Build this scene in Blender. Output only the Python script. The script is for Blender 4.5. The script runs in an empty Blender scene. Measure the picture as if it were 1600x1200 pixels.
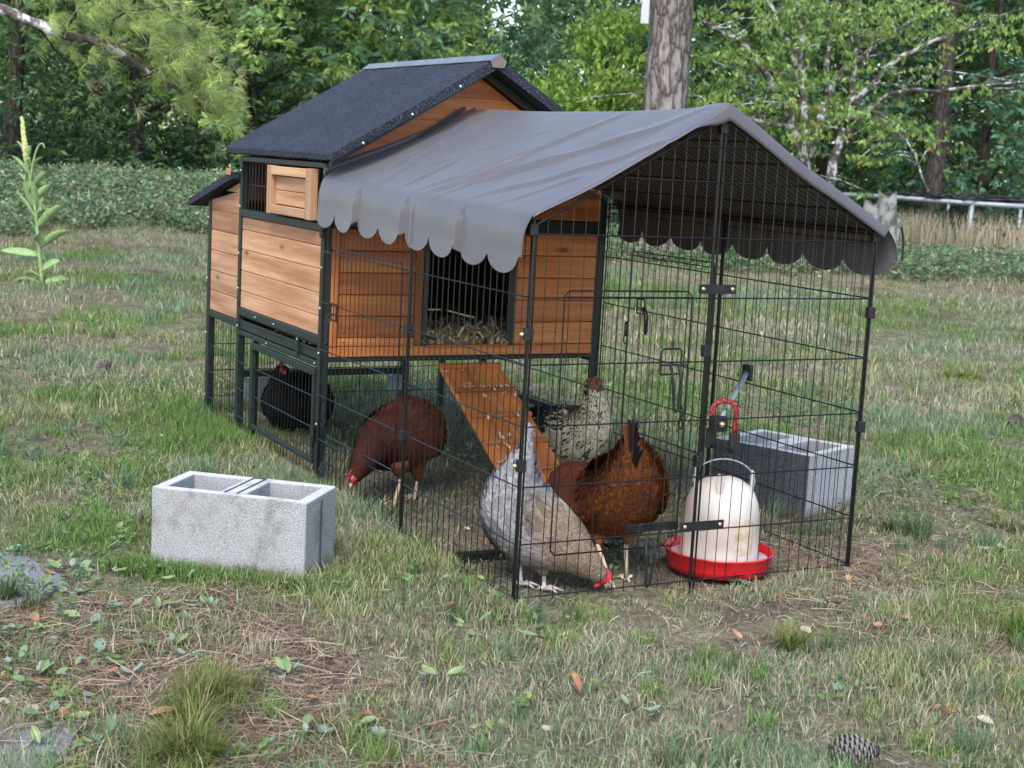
import bpy, math, random
import numpy as np
from mathutils import Vector, Matrix, Quaternion
rng = np.random.default_rng(7)
random.seed(7)
sc = bpy.context.scene
# ------------------------------------------------------------------ camera
CAM = np.array([4.19465, -1.58364, 0.9944]); YAW, PITCH, ROLL, FPX = 2.65188, 0.14952, 0.05269, 2356.69
_f = np.array([math.cos(YAW)*math.cos(PITCH), math.sin(YAW)*math.cos(PITCH), -math.sin(PITCH)])
_r0 = np.array([math.sin(YAW), -math.cos(YAW), 0.0]); _u0 = np.cross(_r0, _f)
_r = math.cos(ROLL)*_r0 + math.sin(ROLL)*_u0; _u = -math.sin(ROLL)*_r0 + math.cos(ROLL)*_u0
cd = bpy.data.cameras.new('camera'); cam = bpy.data.objects.new('camera', cd); sc.collection.objects.link(cam)
cam.matrix_world = Matrix(((_r[0], _u[0], -_f[0], CAM[0]), (_r[1], _u[1], -_f[1], CAM[1]), (_r[2], _u[2], -_f[2], CAM[2]), (0, 0, 0, 1)))
cd.sensor_width = 36; cd.lens = FPX/1600*36; cd.clip_start = 0.05; cd.clip_end = 600
cd.dof.use_dof = True; cd.dof.focus_distance = 3.7; cd.dof.aperture_fstop = 11
sc.camera = cam
# ------------------------------------------------------------------ light
SUN_EL, SUN_AZ = 50, 322       # azimuth: direction towards the sun, degrees from +X ccw
w = bpy.data.worlds.new("World"); sc.world = w; w.use_nodes = True
nt = w.node_tree; bg = nt.nodes['Background']
sky = nt.nodes.new('ShaderNodeTexSky'); sky.sky_type = 'NISHITA'; sky.sun_disc = False
sky.sun_elevation = math.radians(SUN_EL); sky.sun_rotation = math.radians(90-SUN_AZ)
sky.air_density = 1.0; sky.dust_density = 1.2; sky.ozone_density = 1.0
nt.links.new(sky.outputs[0], bg.inputs[0]); bg.inputs[1].default_value = 0.15
sd = bpy.data.lights.new('sun', 'SUN'); sd.energy = 1.5; sd.angle = math.radians(26); sd.color = (1.0, .96, .90)
sun = bpy.data.objects.new('sun', sd); sc.collection.objects.link(sun)
_sd = Vector((math.cos(math.radians(SUN_EL))*math.cos(math.radians(SUN_AZ)), math.cos(math.radians(SUN_EL))*math.sin(math.radians(SUN_AZ)), math.sin(math.radians(SUN_EL))))
sun.rotation_euler = _sd.to_track_quat('Z', 'Y').to_euler()
sc.view_settings.view_transform = 'Standard'; sc.view_settings.look = 'None'
sc.view_settings.exposure = 1.28; sc.view_settings.gamma = 1; sc.view_settings.use_curve_mapping = False

# ------------------------------------------------------------------ survey helpers
FH = np.array([math.cos(YAW), math.sin(YAW)]); RH = np.array([math.sin(YAW), -math.cos(YAW)])
def at(px, py, d):
    """world point seen at photo position px,py at horizontal distance d in front of the camera"""
    v = _f + _r*(px-800)/FPX - _u*(py-600)/FPX
    t = d/(v[0]*FH[0]+v[1]*FH[1])
    return CAM + v*t
def sm(a, b, x):
    t = np.clip((x-a)/(b-a), 0, 1); return t*t*(3-2*t)
_perm = rng.permutation(4096)
_val = rng.random(4096)
def vnoise(x, y):
    xi = np.floor(x).astype(int); yi = np.floor(y).astype(int); fx = x-xi; fy = y-yi
    fx = fx*fx*(3-2*fx); fy = fy*fy*(3-2*fy)
    def h(a, b): return _val[_perm[(a + _perm[b & 4095]) & 4095]]
    return (h(xi, yi)*(1-fx)+h(xi+1, yi)*fx)*(1-fy)+(h(xi, yi+1)*(1-fx)+h(xi+1, yi+1)*fx)*fy
def fnoise(x, y, s):
    x = np.asarray(x, float); y = np.asarray(y, float)
    return (vnoise(x*s+31.7, y*s+11.3)+.5*vnoise(x*s*2.1+5.1, y*s*2.1+71)+.25*vnoise(x*s*4.3+9, y*s*4.3+3))/1.75
def gh(x, y):
    x = np.asarray(x, float); y = np.asarray(y, float)
    dv = (x-CAM[0])*FH[0]+(y-CAM[1])*FH[1]; lv = (x-CAM[0])*RH[0]+(y-CAM[1])*RH[1]
    left = 1-sm(-3.0, -1.0, lv)
    wav = (fnoise(x, y, .5)-.5)*1.4
    hl = .52*(.72+.55*fnoise(x+3, y+5, .42))*sm(12.6+wav, 15.4+wav, dv)*(1-.5*sm(17, 20, dv))
    hr = .16*sm(12.6+wav, 14.6+wav, dv)*(1-.7*sm(16, 18, dv))
    base = left*hl+(1-left)*hr
    near = 1-sm(30, 60, dv)
    bump = (fnoise(x, y, 2.2)-.5)*.035*sm(4.6, 8, dv)+(fnoise(x, y, 6)-.5)*.012
    dip = .026*np.exp(-((x-1.30)/.34)**2-((y-.45)/.42)**2)
    return base+bump*near-.003-dip

# ------------------------------------------------------------------ materials
def new_mat(name):
    m = bpy.data.materials.new(name); m.use_nodes = True
    t = m.node_tree; return m, t, t.nodes['Principled BSDF']
def N(t, typ, **k):
    n = t.nodes.new(typ)
    for a, b in k.items(): setattr(n, a, b)
    return n
def ramp(t, stops, interp='LINEAR'):
    n = N(t, 'ShaderNodeValToRGB'); n.color_ramp.interpolation = interp
    e = n.color_ramp.elements
    while len(e) < len(stops): e.new(.5)
    for s, (p, c) in zip(e, stops): s.position = p; s.color = (*c, 1)
    return n
def coords(t, scale=(1, 1, 1), obj_random=True):
    tc = N(t, 'ShaderNodeTexCoord'); mp = N(t, 'ShaderNodeMapping'); mp.inputs['Scale'].default_value = scale
    if obj_random:
        oi = N(t, 'ShaderNodeObjectInfo'); ml = N(t, 'ShaderNodeMath', operation='MULTIPLY'); ml.inputs[1].default_value = 37.0
        t.links.new(oi.outputs['Random'], ml.inputs[0])
        cx = N(t, 'ShaderNodeCombineXYZ')
        for i in range(3): t.links.new(ml.outputs[0], cx.inputs[i])
        t.links.new(cx.outputs[0], mp.inputs['Location'])
    t.links.new(tc.outputs['Object'], mp.inputs['Vector'])
    return mp
def noise(t, vec, scale, detail=3, rough=.55):
    n = N(t, 'ShaderNodeTexNoise'); n.inputs['Scale'].default_value = scale; n.inputs['Detail'].default_value = detail
    n.inputs['Roughness'].default_value = rough
    if vec: t.links.new(vec, n.inputs['Vector'])
    return n
def bump(t, b, h, strength, dist=.002):
    n = N(t, 'ShaderNodeBump'); n.inputs['Strength'].default_value = strength; n.inputs['Distance'].default_value = dist
    t.links.new(h, n.inputs['Height']); t.links.new(n.outputs[0], b.inputs['Normal'])
def mixc(t, fac, a, b, mode='MIX'):
    n = N(t, 'ShaderNodeMix', data_type='RGBA', blend_type=mode)
    for i, v in ((0, fac), (6, a), (7, b)):
        if hasattr(v, 'links'): t.links.new(v, n.inputs[i])
        elif i == 0: n.inputs[0].default_value = v
        else: n.inputs[i].default_value = (*v, 1)
    return n.outputs[2]
def noisy(name, c1, c2, scale=20, rough=.6, bs=.3, bd=.002, detail=4, stops=(.35, .65), metal=0, spec=None):
    m, t, b = new_mat(name); mp = coords(t)
    n = noise(t, mp.outputs[0], scale, detail); r = ramp(t, [(stops[0], c1), (stops[1], c2)])
    t.links.new(n.outputs[0], r.inputs[0]); t.links.new(r.outputs[0], b.inputs['Base Color'])
    b.inputs['Roughness'].default_value = rough; b.inputs['Metallic'].default_value = metal
    if spec is not None: b.inputs['Specular IOR Level'].default_value = spec
    if bs: bump(t, b, n.outputs[0], bs, bd)
    return m
def wood(name, c_lo, c_mid, c_hi, axis=0, rough=.6):
    m, t, b = new_mat(name)
    sc_ = [26, 26, 26]; sc_[axis] = 1.6
    mp = coords(t, tuple(sc_))
    n1 = noise(t, mp.outputs[0], 1.0, 4, .6)
    s2 = [120, 120, 120]; s2[axis] = 4
    mp2 = coords(t, tuple(s2)); n2 = noise(t, mp2.outputs[0], 1.5, 2)
    # knots: distorted rings
    s3 = [9, 9, 9]; s3[axis] = 3.2
    mp3 = coords(t, tuple(s3)); vo = N(t, 'ShaderNodeTexVoronoi'); vo.inputs['Scale'].default_value = .9; t.links.new(mp3.outputs[0], vo.inputs['Vector'])
    kn = ramp(t, [(.0, (1, 1, 1)), (.055, (.8, .8, .8)), (.075, (.25, .25, .25)), (.13, (0, 0, 0))]); t.links.new(vo.outputs['Distance'], kn.inputs[0])
    r = ramp(t, [(.34, c_lo), (.5, c_mid), (.64, c_hi)]); t.links.new(n1.outputs[0], r.inputs[0])
    oi = N(t, 'ShaderNodeObjectInfo'); tint = ramp(t, [(0, (.74, .70, .66)), (.5, (.97, .97, .97)), (1, (1.18, 1.14, 1.06))]); t.links.new(oi.outputs['Random'], tint.inputs[0])
    c = mixc(t, 1.0, r.outputs[0], tint.outputs[0], 'MULTIPLY')
    fine = ramp(t, [(.3, (.86, .84, .82)), (.6, (1, 1, 1))]); t.links.new(n2.outputs[0], fine.inputs[0])
    c = mixc(t, 1.0, c, fine.outputs[0], 'MULTIPLY')
    c = mixc(t, kn.outputs[0], c, tuple(.45*v for v in c_lo))
    t.links.new(c, b.inputs['Base Color']); b.inputs['Roughness'].default_value = rough
    bump(t, b, n2.outputs[0], .25, .0012)
    return m
WOOD_PALE = wood('weathered pale cedar', (.36, .165, .078), (.50, .255, .13), (.60, .355, .205))
WOOD_RAW = wood('raw fir', (.40, .215, .10), (.50, .29, .15), (.57, .36, .20))
WOOD_RAWZ = wood('raw fir upright', (.40, .215, .10), (.50, .29, .15), (.57, .36, .20), axis=2)
WOOD_OR = wood('orange stained fir', (.38, .105, .024), (.52, .165, .04), (.62, .235, .064), axis=1, rough=.5)
WOOD_ORZ = wood('orange stained fir upright', (.30, .08, .019), (.42, .125, .03), (.52, .185, .05), axis=2, rough=.5)
WOOD_ORX = wood('orange stained fir along', (.50, .14, .03), (.66, .215, .05), (.76, .29, .08), axis=0, rough=.5)
WOOD_IN = noisy('shade darkened inner wood', (.03, .015, .008), (.05, .024, .012), 12)  # base colour darkened to paint in the shade inside the coop
GREEN = noisy('dark green painted steel', (.008, .016, .014), (.014, .024, .021), 30, .42, .05)
BLACK = noisy('black powder coated wire', (.004, .0045, .005), (.009, .009, .010), 60, .32, 0)
BLACKP = noisy('black plastic', (.005, .005, .006), (.014, .014, .015), 40, .5, .1)
BRASS = noisy('brass screw', (.55, .42, .2), (.8, .7, .45), 60, .35, 0, metal=.9)
STEELC = noisy('zinc', (.24, .27, .29), (.34, .37, .39), 18, .5, .05, metal=.35)
SCREW = noisy('bright screw head', (.7, .7, .66), (.85, .85, .8), 30, .3, 0, metal=.8)
RIDGEM = noisy('pale ridge metal', (.17, .20, .23), (.23, .26, .29), 12, .45, .03, metal=.3)
def felt():
    m, t, b = new_mat('mineral roofing felt'); mp = coords(t, obj_random=False)
    n = noise(t, mp.outputs[0], 210, 2, .8); n2 = noise(t, mp.outputs[0], 9, 3)
    r = ramp(t, [(.42, (.002, .0028, .006)), (.53, (.008, .011, .023)), (.66, (.075, .09, .14))]); t.links.new(n.outputs[0], r.inputs[0])
    r2 = ramp(t, [(.3, (.8, .8, .8)), (.7, (1.15, 1.15, 1.15))]); t.links.new(n2.outputs[0], r2.inputs[0])
    t.links.new(mixc(t, 1, r.outputs[0], r2.outputs[0], 'MULTIPLY'), b.inputs['Base Color'])
    b.inputs['Roughness'].default_value = .85; bump(t, b, n.outputs[0], .7, .0015); return m
FELT = felt()
def fabric():
    m, t, b = new_mat('grey brown polyester'); mp = coords(t, obj_random=False)
    n = noise(t, mp.outputs[0], 7, 5, .6); n2 = noise(t, mp.outputs[0], 900, 1)
    r = ramp(t, [(.3, (.078, .073, .080)), (.7, (.098, .092, .100))]); t.links.new(n.outputs[0], r.inputs[0])
    t.links.new(r.outputs[0], b.inputs['Base Color']); b.inputs['Roughness'].default_value = .42
    b.inputs['Sheen Weight'].default_value = .15
    n3 = noise(t, mp.outputs[0], 8, 6, .6); n3.inputs['Distortion'].default_value = .3; n3.noise_type = 'RIDGED_MULTIFRACTAL'
    bump(t, b, n3.outputs[0], .10, .012); return m
FABRIC = fabric()
def concrete(name, lo, mid, hi):
    m, t, b = new_mat(name); mp = coords(t)
    n = noise(t, mp.outputs[0], 260, 3, .7); n2 = noise(t, mp.outputs[0], 9, 4)
    r = ramp(t, [(.30, lo), (.46, mid), (.66, hi)]); t.links.new(n.outputs[0], r.inputs[0])
    r2 = ramp(t, [(.32, (.62, .59, .54)), (.46, (.92, .91, .89)), (.6, (1, 1, 1))]); n2.inputs['Roughness'].default_value = .7; t.links.new(n2.outputs[0], r2.inputs[0])
    t.links.new(mixc(t, 1, r.outputs[0], r2.outputs[0], 'MULTIPLY'), b.inputs['Base Color'])
    b.inputs['Roughness'].default_value = .95; bump(t, b, n.outputs[0], .9, .003)
    # soil splashed on the lowest centimetres, ragged upper edge
    tc = N(t, 'ShaderNodeTexCoord'); sx_ = N(t, 'ShaderNodeSeparateXYZ'); t.links.new(tc.outputs['Object'], sx_.inputs[0]); n5 = noise(t, mp.outputs[0], 22, 4, .7)
    ma = N(t, 'ShaderNodeMath', operation='MULTIPLY_ADD'); ma.inputs[1].default_value = -14; t.links.new(sx_.outputs['Z'], ma.inputs[0]); t.links.new(n5.outputs[0], ma.inputs[2])
    rs = ramp(t, [(.02, (0, 0, 0)), (.45, (.75, .75, .75))]); t.links.new(ma.outputs[0], rs.inputs[0])
    src = b.inputs['Base Color'].links[0].from_socket; t.links.new(mixc(t, rs.outputs[0], src, (.16, .12, .085)), b.inputs['Base Color']); return m
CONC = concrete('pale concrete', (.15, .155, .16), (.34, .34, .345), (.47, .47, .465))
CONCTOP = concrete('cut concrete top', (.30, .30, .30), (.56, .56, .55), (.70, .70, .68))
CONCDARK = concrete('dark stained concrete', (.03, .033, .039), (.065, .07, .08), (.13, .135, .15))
SLATE = noisy('blue grey flagstone', (.155, .16, .165), (.225, .23, .235), 9, .8, .3, .002, 6)
RED = noisy('red plastic', (.55, .012, .016), (.66, .02, .026), 8, .32, .03)
PLAST = noisy('milky plastic', (.50, .41, .36), (.66, .61, .56), 6, .38, .05)
LABELM = noisy('worn label', (.46, .33, .19), (.62, .55, .45), 42, .7, .1, detail=5)
WATER = noisy('water surface', (.28, .25, .30), (.6, .58, .62), 24, .06, .2)
REDCORD = noisy('red cord', (.16, .005, .008), (.55, .07, .09), 160, .7, .6, .002, stops=(.45, .6))
def attr_mat(name, rough=.7, trans=.25, spec=.3, attr='Col', var=0):
    m, t, b = new_mat(name); a = N(t, 'ShaderNodeAttribute'); a.attribute_name = attr
    col = a.outputs['Color']
    if var:
        mp = coords(t); n = noise(t, mp.outputs[0], var, 3); r = ramp(t, [(.3, (.72, .72, .72)), (.7, (1.2, 1.2, 1.2))]); t.links.new(n.outputs[0], r.inputs[0])
        col = mixc(t, 1, col, r.outputs[0], 'MULTIPLY')
    t.links.new(col, b.inputs['Base Color']); b.inputs['Roughness'].default_value = rough
    b.inputs['Specular IOR Level'].default_value = spec
    if trans:
        tr = N(t, 'ShaderNodeBsdfTranslucent'); t.links.new(col, tr.inputs[0]); mx = N(t, 'ShaderNodeMixShader'); mx.inputs[0].default_value = trans
        out = t.nodes['Material Output']; t.links.new(b.outputs[0], mx.inputs[1]); t.links.new(tr.outputs[0], mx.inputs[2]); t.links.new(mx.outputs[0], out.inputs[0])
    return m
LEAF = attr_mat('leaf', .45, .42, .45)
GRASSM = attr_mat('grass blade', .7, .25, .2)
FEATHER = attr_mat('feather', .75, 0, .08)
SKINM = attr_mat('feathered skin', .8, 0, .15, var=60)
STRAWM = attr_mat('straw', .8, .1, .2)
def bark(name, c1, c2, c3, sx=18, sz=5, bd=.02):
    m, t, b = new_mat(name); mp = coords(t, (sx, sx, sz))
    n0 = noise(t, mp.outputs[0], 1.2, 3)
    mm = N(t, 'ShaderNodeVectorMath', operation='MULTIPLY_ADD'); mm.inputs[1].default_value = (1.6, 1.6, 1.6)
    t.links.new(n0.outputs['Color'], mm.inputs[0]); t.links.new(mp.outputs[0], mm.inputs[2])
    v = N(t, 'ShaderNodeTexVoronoi', feature='DISTANCE_TO_EDGE'); v.inputs['Scale'].default_value = 1.0; t.links.new(mm.outputs[0], v.inputs['Vector'])
    n = noise(t, mp.outputs[0], 4, 4)
    r = ramp(t, [(0, c1), (.07, c2), (.34, c3)]); t.links.new(v.outputs[0], r.inputs[0])
    r2 = ramp(t, [(.3, (.7, .7, .7)), (.7, (1.2, 1.2, 1.2))]); t.links.new(n.outputs[0], r2.inputs[0])
    t.links.new(mixc(t, 1, r.outputs[0], r2.outputs[0], 'MULTIPLY'), b.inputs['Base Color'])
    b.inputs['Roughness'].default_value = .95
    ad = N(t, 'ShaderNodeMath', operation='MINIMUM'); ad.inputs[1].default_value = .22; t.links.new(v.outputs[0], ad.inputs[0])
    bump(t, b, ad.outputs[0], 1.0, bd); return m
PINEBARK = bark('pine bark', (.035, .025, .02), (.15, .12, .105), (.27, .24, .225), 11, 3.4, .06)
DARKBARK = bark('dark bark', (.012, .010, .008), (.04, .032, .025), (.085, .07, .055), 20, 4)
def lichen_bark():
    m, t, b = new_mat('lichened bark'); mp = coords(t)
    n = noise(t, mp.outputs[0], 9, 5, .65); r = ramp(t, [(.42, (.06, .048, .04)), (.52, (.14, .12, .105)), (.56, (.50, .51, .48))]); t.links.new(n.outputs[0], r.inputs[0])
    t.links.new(r.outputs[0], b.inputs['Base Color']); b.inputs['Roughness'].default_value = .95; bump(t, b, n.outputs[0], .6, .02); return m
LICHEN = lichen_bark()

# ------------------------------------------------------------------ object helpers
COL = sc.collection
def link(o, parent=None):
    COL.objects.link(o)
    if parent is not None: o.parent = parent
    return o
def tag(o, label, cat, group=None):
    o['label'] = label; o['category'] = cat
    if group: o['group'] = group
    return o
def thing(name, label, cat, loc=(0, 0, 0), group=None, rotz=0):
    o = bpy.data.objects.new(name, None); o.location = loc; o.rotation_euler = (0, 0, rotz); o.empty_display_size = .05; link(o)
    return tag(o, label, cat, group)
class MB:
    def __init__(s): s.v = []; s.f = []; s.mi = []; s.cur = 0
    def add(s, vs, fs):
        o = len(s.v); s.v += [tuple(map(float, v)) for v in vs]; s.f += [tuple(i+o for i in f) for f in fs]; s.mi += [s.cur]*len(fs); return s
    def box(s, lo, hi, b=0.0015, M=None):
        lo = np.array(lo, float); hi = np.array(hi, float); c = (lo+hi)/2; h = np.abs(hi-lo)/2; b = min(b, h.min()*.45)
        vs, idx = [], {}
        for sx in (-1, 1):
            for sy in (-1, 1):
                for sz in (-1, 1):
                    for ax in range(3):
                        p = np.array([sx, sy, sz])*(h-b); p[ax] = (sx, sy, sz)[ax]*h[ax]
                        idx[(sx, sy, sz, ax)] = len(vs); vs.append(p+c)
        fs = []
        def q(L): fs.append(tuple(L))
        for ax in range(3):
            a1, a2 = (ax+1) % 3, (ax+2) % 3
            for sg in (-1, 1):
                L = []
                for (u_, v_) in ((-1, -1), (1, -1), (1, 1), (-1, 1)):
                    k = [0, 0, 0]; k[ax] = sg; k[a1] = u_; k[a2] = v_; L.append(idx[(*k, ax)])
                q(L if sg > 0 else L[::-1])
            for s1 in (-1, 1):
                for s2 in (-1, 1):
                    def K(axv, e):
                        k = [0, 0, 0]; k[ax] = e; k[a1] = s1; k[a2] = s2; return idx[(*k, axv)]
                    L = [K(a1, -1), K(a2, -1), K(a2, 1), K(a1, 1)]
                    q(L if s1*s2 < 0 else L[::-1])
        for sx in (-1, 1):
            for sy in (-1, 1):
                for sz in (-1, 1):
                    L = [idx[(sx, sy, sz, a)] for a in range(3)]
                    q(L if sx*sy*sz > 0 else L[::-1])
        if M is not None: vs = [M @ Vector(v) for v in vs]
        return s.add(vs, fs)
    def prism(s, poly, d):
        """poly: list of 3d points (planar), extruded by vector d"""
        n = len(poly); P = [np.array(p, float) for p in poly]; d = np.array(d, float)
        vs = P+[p+d for p in P]; fs = [tuple(range(n))[::-1], tuple(range(n, 2*n))]+[(i, (i+1) % n, n+(i+1) % n, n+i) for i in range(n)]
        return s.add(vs, fs)
    def tube(s, pts, r, n=6, cap=True):
        P = np.array(pts, float); m = len(P)
        R_ = np.full(m, r, float) if np.isscalar(r) else np.array(r, float)
        T = np.gradient(P, axis=0) if m > 2 else np.array([P[1]-P[0]]*2)
        T /= np.linalg.norm(T, axis=1)[:, None]+1e-12
        ref = np.array([0, 0, 1.]) if abs(T[0][2]) < .9 else np.array([1., 0, 0])
        vs = []; a = np.arange(n)*2*math.pi/n; u = np.cross(T[0], ref); u /= np.linalg.norm(u)
        for i in range(m):
            u = u-T[i]*(u@T[i]); u /= np.linalg.norm(u)+1e-12; v = np.cross(T[i], u)
            for x in a: vs.append(P[i]+R_[i]*(math.cos(x)*u+math.sin(x)*v))
        fs = [(i*n+j, i*n+(j+1) % n, (i+1)*n+(j+1) % n, (i+1)*n+j) for i in range(m-1) for j in range(n)]
        if cap: fs += [tuple(range(n))[::-1], tuple(range((m-1)*n, m*n))]
        return s.add(vs, fs)
    def lathe(s, prof, c=(0, 0, 0), n=32):
        vs, fs = [], []
        for r, z in prof:
            for j in range(n):
                a = 2*math.pi*j/n; vs.append((c[0]+r*math.cos(a), c[1]+r*math.sin(a), c[2]+z))
        m = len(prof)
        fs = [(i*n+j, i*n+(j+1) % n, (i+1)*n+(j+1) % n, (i+1)*n+j) for i in range(m-1) for j in range(n)]
        if prof[0][0] > 1e-6: fs.append(tuple(range(n))[::-1])
        if prof[-1][0] > 1e-6: fs.append(tuple(range((m-1)*n, m*n)))
        return s.add(vs, fs)
    def ball(s, c, r, n=10, m=7):
        r = np.array([r, r, r]) if np.isscalar(r) else np.array(r)
        vs = [np.array(c)+r*np.array((0, 0, -1))]; 
        for i in range(1, m):
            p = math.pi*i/m-math.pi/2
            for j in range(n):
                a = 2*math.pi*j/n; vs.append(np.array(c)+r*np.array((math.cos(p)*math.cos(a), math.cos(p)*math.sin(a), math.sin(p))))
        vs.append(np.array(c)+r*np.array((0, 0, 1)))
        fs = [(0, 1+(j+1) % n, 1+j) for j in range(n)]
        for i in range(m-2): fs += [(1+i*n+j, 1+i*n+(j+1) % n, 1+(i+1)*n+(j+1) % n, 1+(i+1)*n+j) for j in range(n)]
        L = len(vs)-1; fs += [(1+(m-2)*n+j, 1+(m-2)*n+(j+1) % n, L) for j in range(n)]
        return s.add(vs, fs)
    def mesh(s, name, mats, smooth=False):
        me = bpy.data.meshes.new(name); me.from_pydata(s.v, [], s.f)
        for m in (mats if isinstance(mats, (list, tuple)) else [mats]): me.materials.append(m)
        if any(s.mi): me.polygons.foreach_set('material_index', s.mi)
        if smooth: me.polygons.foreach_set('use_smooth', [True]*len(me.polygons))
        me.update(); return me
    def obj(s, name, mats, parent=None, smooth=False, loc=None):
        o = bpy.data.objects.new(name, s.mesh(name, mats, smooth)); link(o, parent)
        if loc is not None: o.location = loc
        return o
def np_mesh(name, V, F, mat, col=None, smooth=False):
    """fast mesh: V (n,3), F (m,k) same-size faces, col per vertex rgb"""
    me = bpy.data.meshes.new(name); V = np.asarray(V, np.float32); F = np.asarray(F, np.int32); k = F.shape[1]
    me.vertices.add(len(V)); me.vertices.foreach_set('co', V.ravel())
    me.loops.add(F.size); me.loops.foreach_set('vertex_index', F.ravel())
    me.polygons.add(len(F)); me.polygons.foreach_set('loop_start', np.arange(0, F.size, k, dtype=np.int32))
    try: me.polygons.foreach_set('loop_total', np.full(len(F), k, np.int32))
    except Exception: pass
    if smooth: me.polygons.foreach_set('use_smooth', np.ones(len(F), bool))
    if col is not None:
        a = me.color_attributes.new('Col', 'FLOAT_COLOR', 'POINT'); c = np.ones((len(V), 4), np.float32); c[:, :3] = col; a.data.foreach_set('color', c.ravel())
    me.materials.append(mat); me.update(); me.validate(); return me
def np_obj(name, V, F, mat, col=None, parent=None, smooth=False):
    return link(bpy.data.objects.new(name, np_mesh(name, V, F, mat, col, smooth)), parent)
_cache = {}
def plank(lo, hi, mat, parent, name='plank', bev=.0018):
    """chamfered board sharing mesh data between boards of one size"""
    lo = np.array(lo, float); hi = np.array(hi, float); sz = np.round(hi-lo, 4); key = (tuple(sz), mat.name, bev)
    if key not in _cache:
        _cache[key] = MB().box(-sz/2, sz/2, bev).mesh(name, mat)
    o = bpy.data.objects.new(name, _cache[key]); o.location = (lo+hi)/2; return link(o, parent)
def screws(parent, pts, axis, mat=SCREW, r=.0042):
    key = ('screw', axis, mat.name, r)
    if key not in _cache:
        m = MB(); rr = [r, r, r]; rr[axis] = r*.45; m.ball((0, 0, 0), rr, 8, 5); _cache[key] = m.mesh('screw', mat, True)
    for p in pts:
        o = bpy.data.objects.new('screw', _cache[key]); o.location = p; link(o, parent)

# ================================================================== GROUND
def ground():
    dv = np.concatenate([np.linspace(-6, 1.5, 10), np.linspace(1.8, 8, 90), np.linspace(8.1, 20, 90), np.geomspace(20.5, 260, 24)])
    lvu = np.sinh(np.linspace(-4.6, 4.6, 150)); lvu = lvu/lvu.max()
    DV, U = np.meshgrid(dv, lvu, indexing='ij'); LV = U*220*np.sign(1)
    X = CAM[0]+DV*FH[0]+LV*RH[0]; Y = CAM[1]+DV*FH[1]+LV*RH[1]; Z = gh(X, Y)
    V = np.stack([X.ravel(), Y.ravel(), Z.ravel()], 1); nl = len(lvu)
    i, j = np.meshgrid(np.arange(len(dv)-1), np.arange(nl-1), indexing='ij'); a = (i*nl+j).ravel()
    F = np.stack([a, a+1, a+nl+1, a+nl], 1)[:, ::-1]
    m, t, b = new_mat('lawn soil and thatch')
    mp = coords(t, obj_random=False)
    n1 = noise(t, mp.outputs[0], 1.3, 5, .6); n2 = noise(t, mp.outputs[0], 60, 4, .7); n3 = noise(t, mp.outputs[0], 9, 4, .6)
    r1 = ramp(t, [(.32, (.085, .065, .048)), (.48, (.19, .16, .115)), (.66, (.12, .14, .07))]); t.links.new(n1.outputs[0], r1.inputs[0])
    r2 = ramp(t, [(.3, (.45, .42, .4)), (.5, (1, 1, 1)), (.72, (1.75, 1.65, 1.5))]); t.links.new(n2.outputs[0], r2.inputs[0])
    r3 = ramp(t, [(.35, (.7, .7, .72)), (.65, (1.25, 1.22, 1.15))]); t.links.new(n3.outputs[0], r3.inputs[0])
    c = mixc(t, 1, r1.outputs[0], r2.outputs[0], 'MULTIPLY'); c = mixc(t, 1, c, r3.outputs[0], 'MULTIPLY')
    t.links.new(c, b.inputs['Base Color']); b.inputs['Roughness'].default_value = 1; b.inputs['Specular IOR Level'].default_value = .1
    bump(t, b, n2.outputs[0], .8, .012)
    o = np_obj('ground', V, F, m, smooth=True); o['kind'] = 'structure'
ground()

# ================================================================== CHICKEN COOP (house)
W, L = .97, 1.288
XM, XN = -.81, -1.185      # middle post, nest box end
coop = thing('chicken_coop', 'orange stained wooden chicken coop with dark felt gable roof and dark green metal frame', 'chicken coop')
T = .026
def post(x0, y0, z0, z1, tx=T, ty=T, name='post'): return plank((x0, y0, z0), (x0+tx, y0+ty, z1), GREEN, coop, name, .003)
post(-T, 0, -.02, .948); post(-T, W-T, -.02, .948)
post(XM-T/2, 0, -.02, .948, .022); post(XM-T/2, W-T, -.02, .948, .022)
post(XN, 0, -.02, .783); post(XN, W-T, -.02, .783); post(XN, .78, -.02, .38)
post(-.665, .003, -.02, .337, .024, .022, 'post')
def rail(lo, hi, name='rail'): return plank(lo, hi, GREEN, coop, name, .003)
x0, x1 = XM+.012, -T-.001
rail((x0, .001, .930), (x1, .024, .950)); rail((x0, .001, .745), (x1, .024, .771)); rail((x0, .001, .408), (x1, .024, .435))
rail((x0, .002, .340), (x1, .024, .358)); rail((XN+T+.001, .002, .362), (XM-T/2-.001, .024, .386))
rail((XN+T, .12, .135), (XN+T+.02, .78, .16), 'rail'); rail((XM+.012, W-.024, .135), (x1, W-.004, .155)); rail((XM+.02, .03, .34), (XM+.04, W-.03, .365))
rail((-.024, T+.001, .358), (-.003, W-T-.001, .372)); rail((-.022, T+.001, .760), (.002, W-T-.001, .800))
rail((x0, W-.022, .345), (x1, W-.002, .37))
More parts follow.
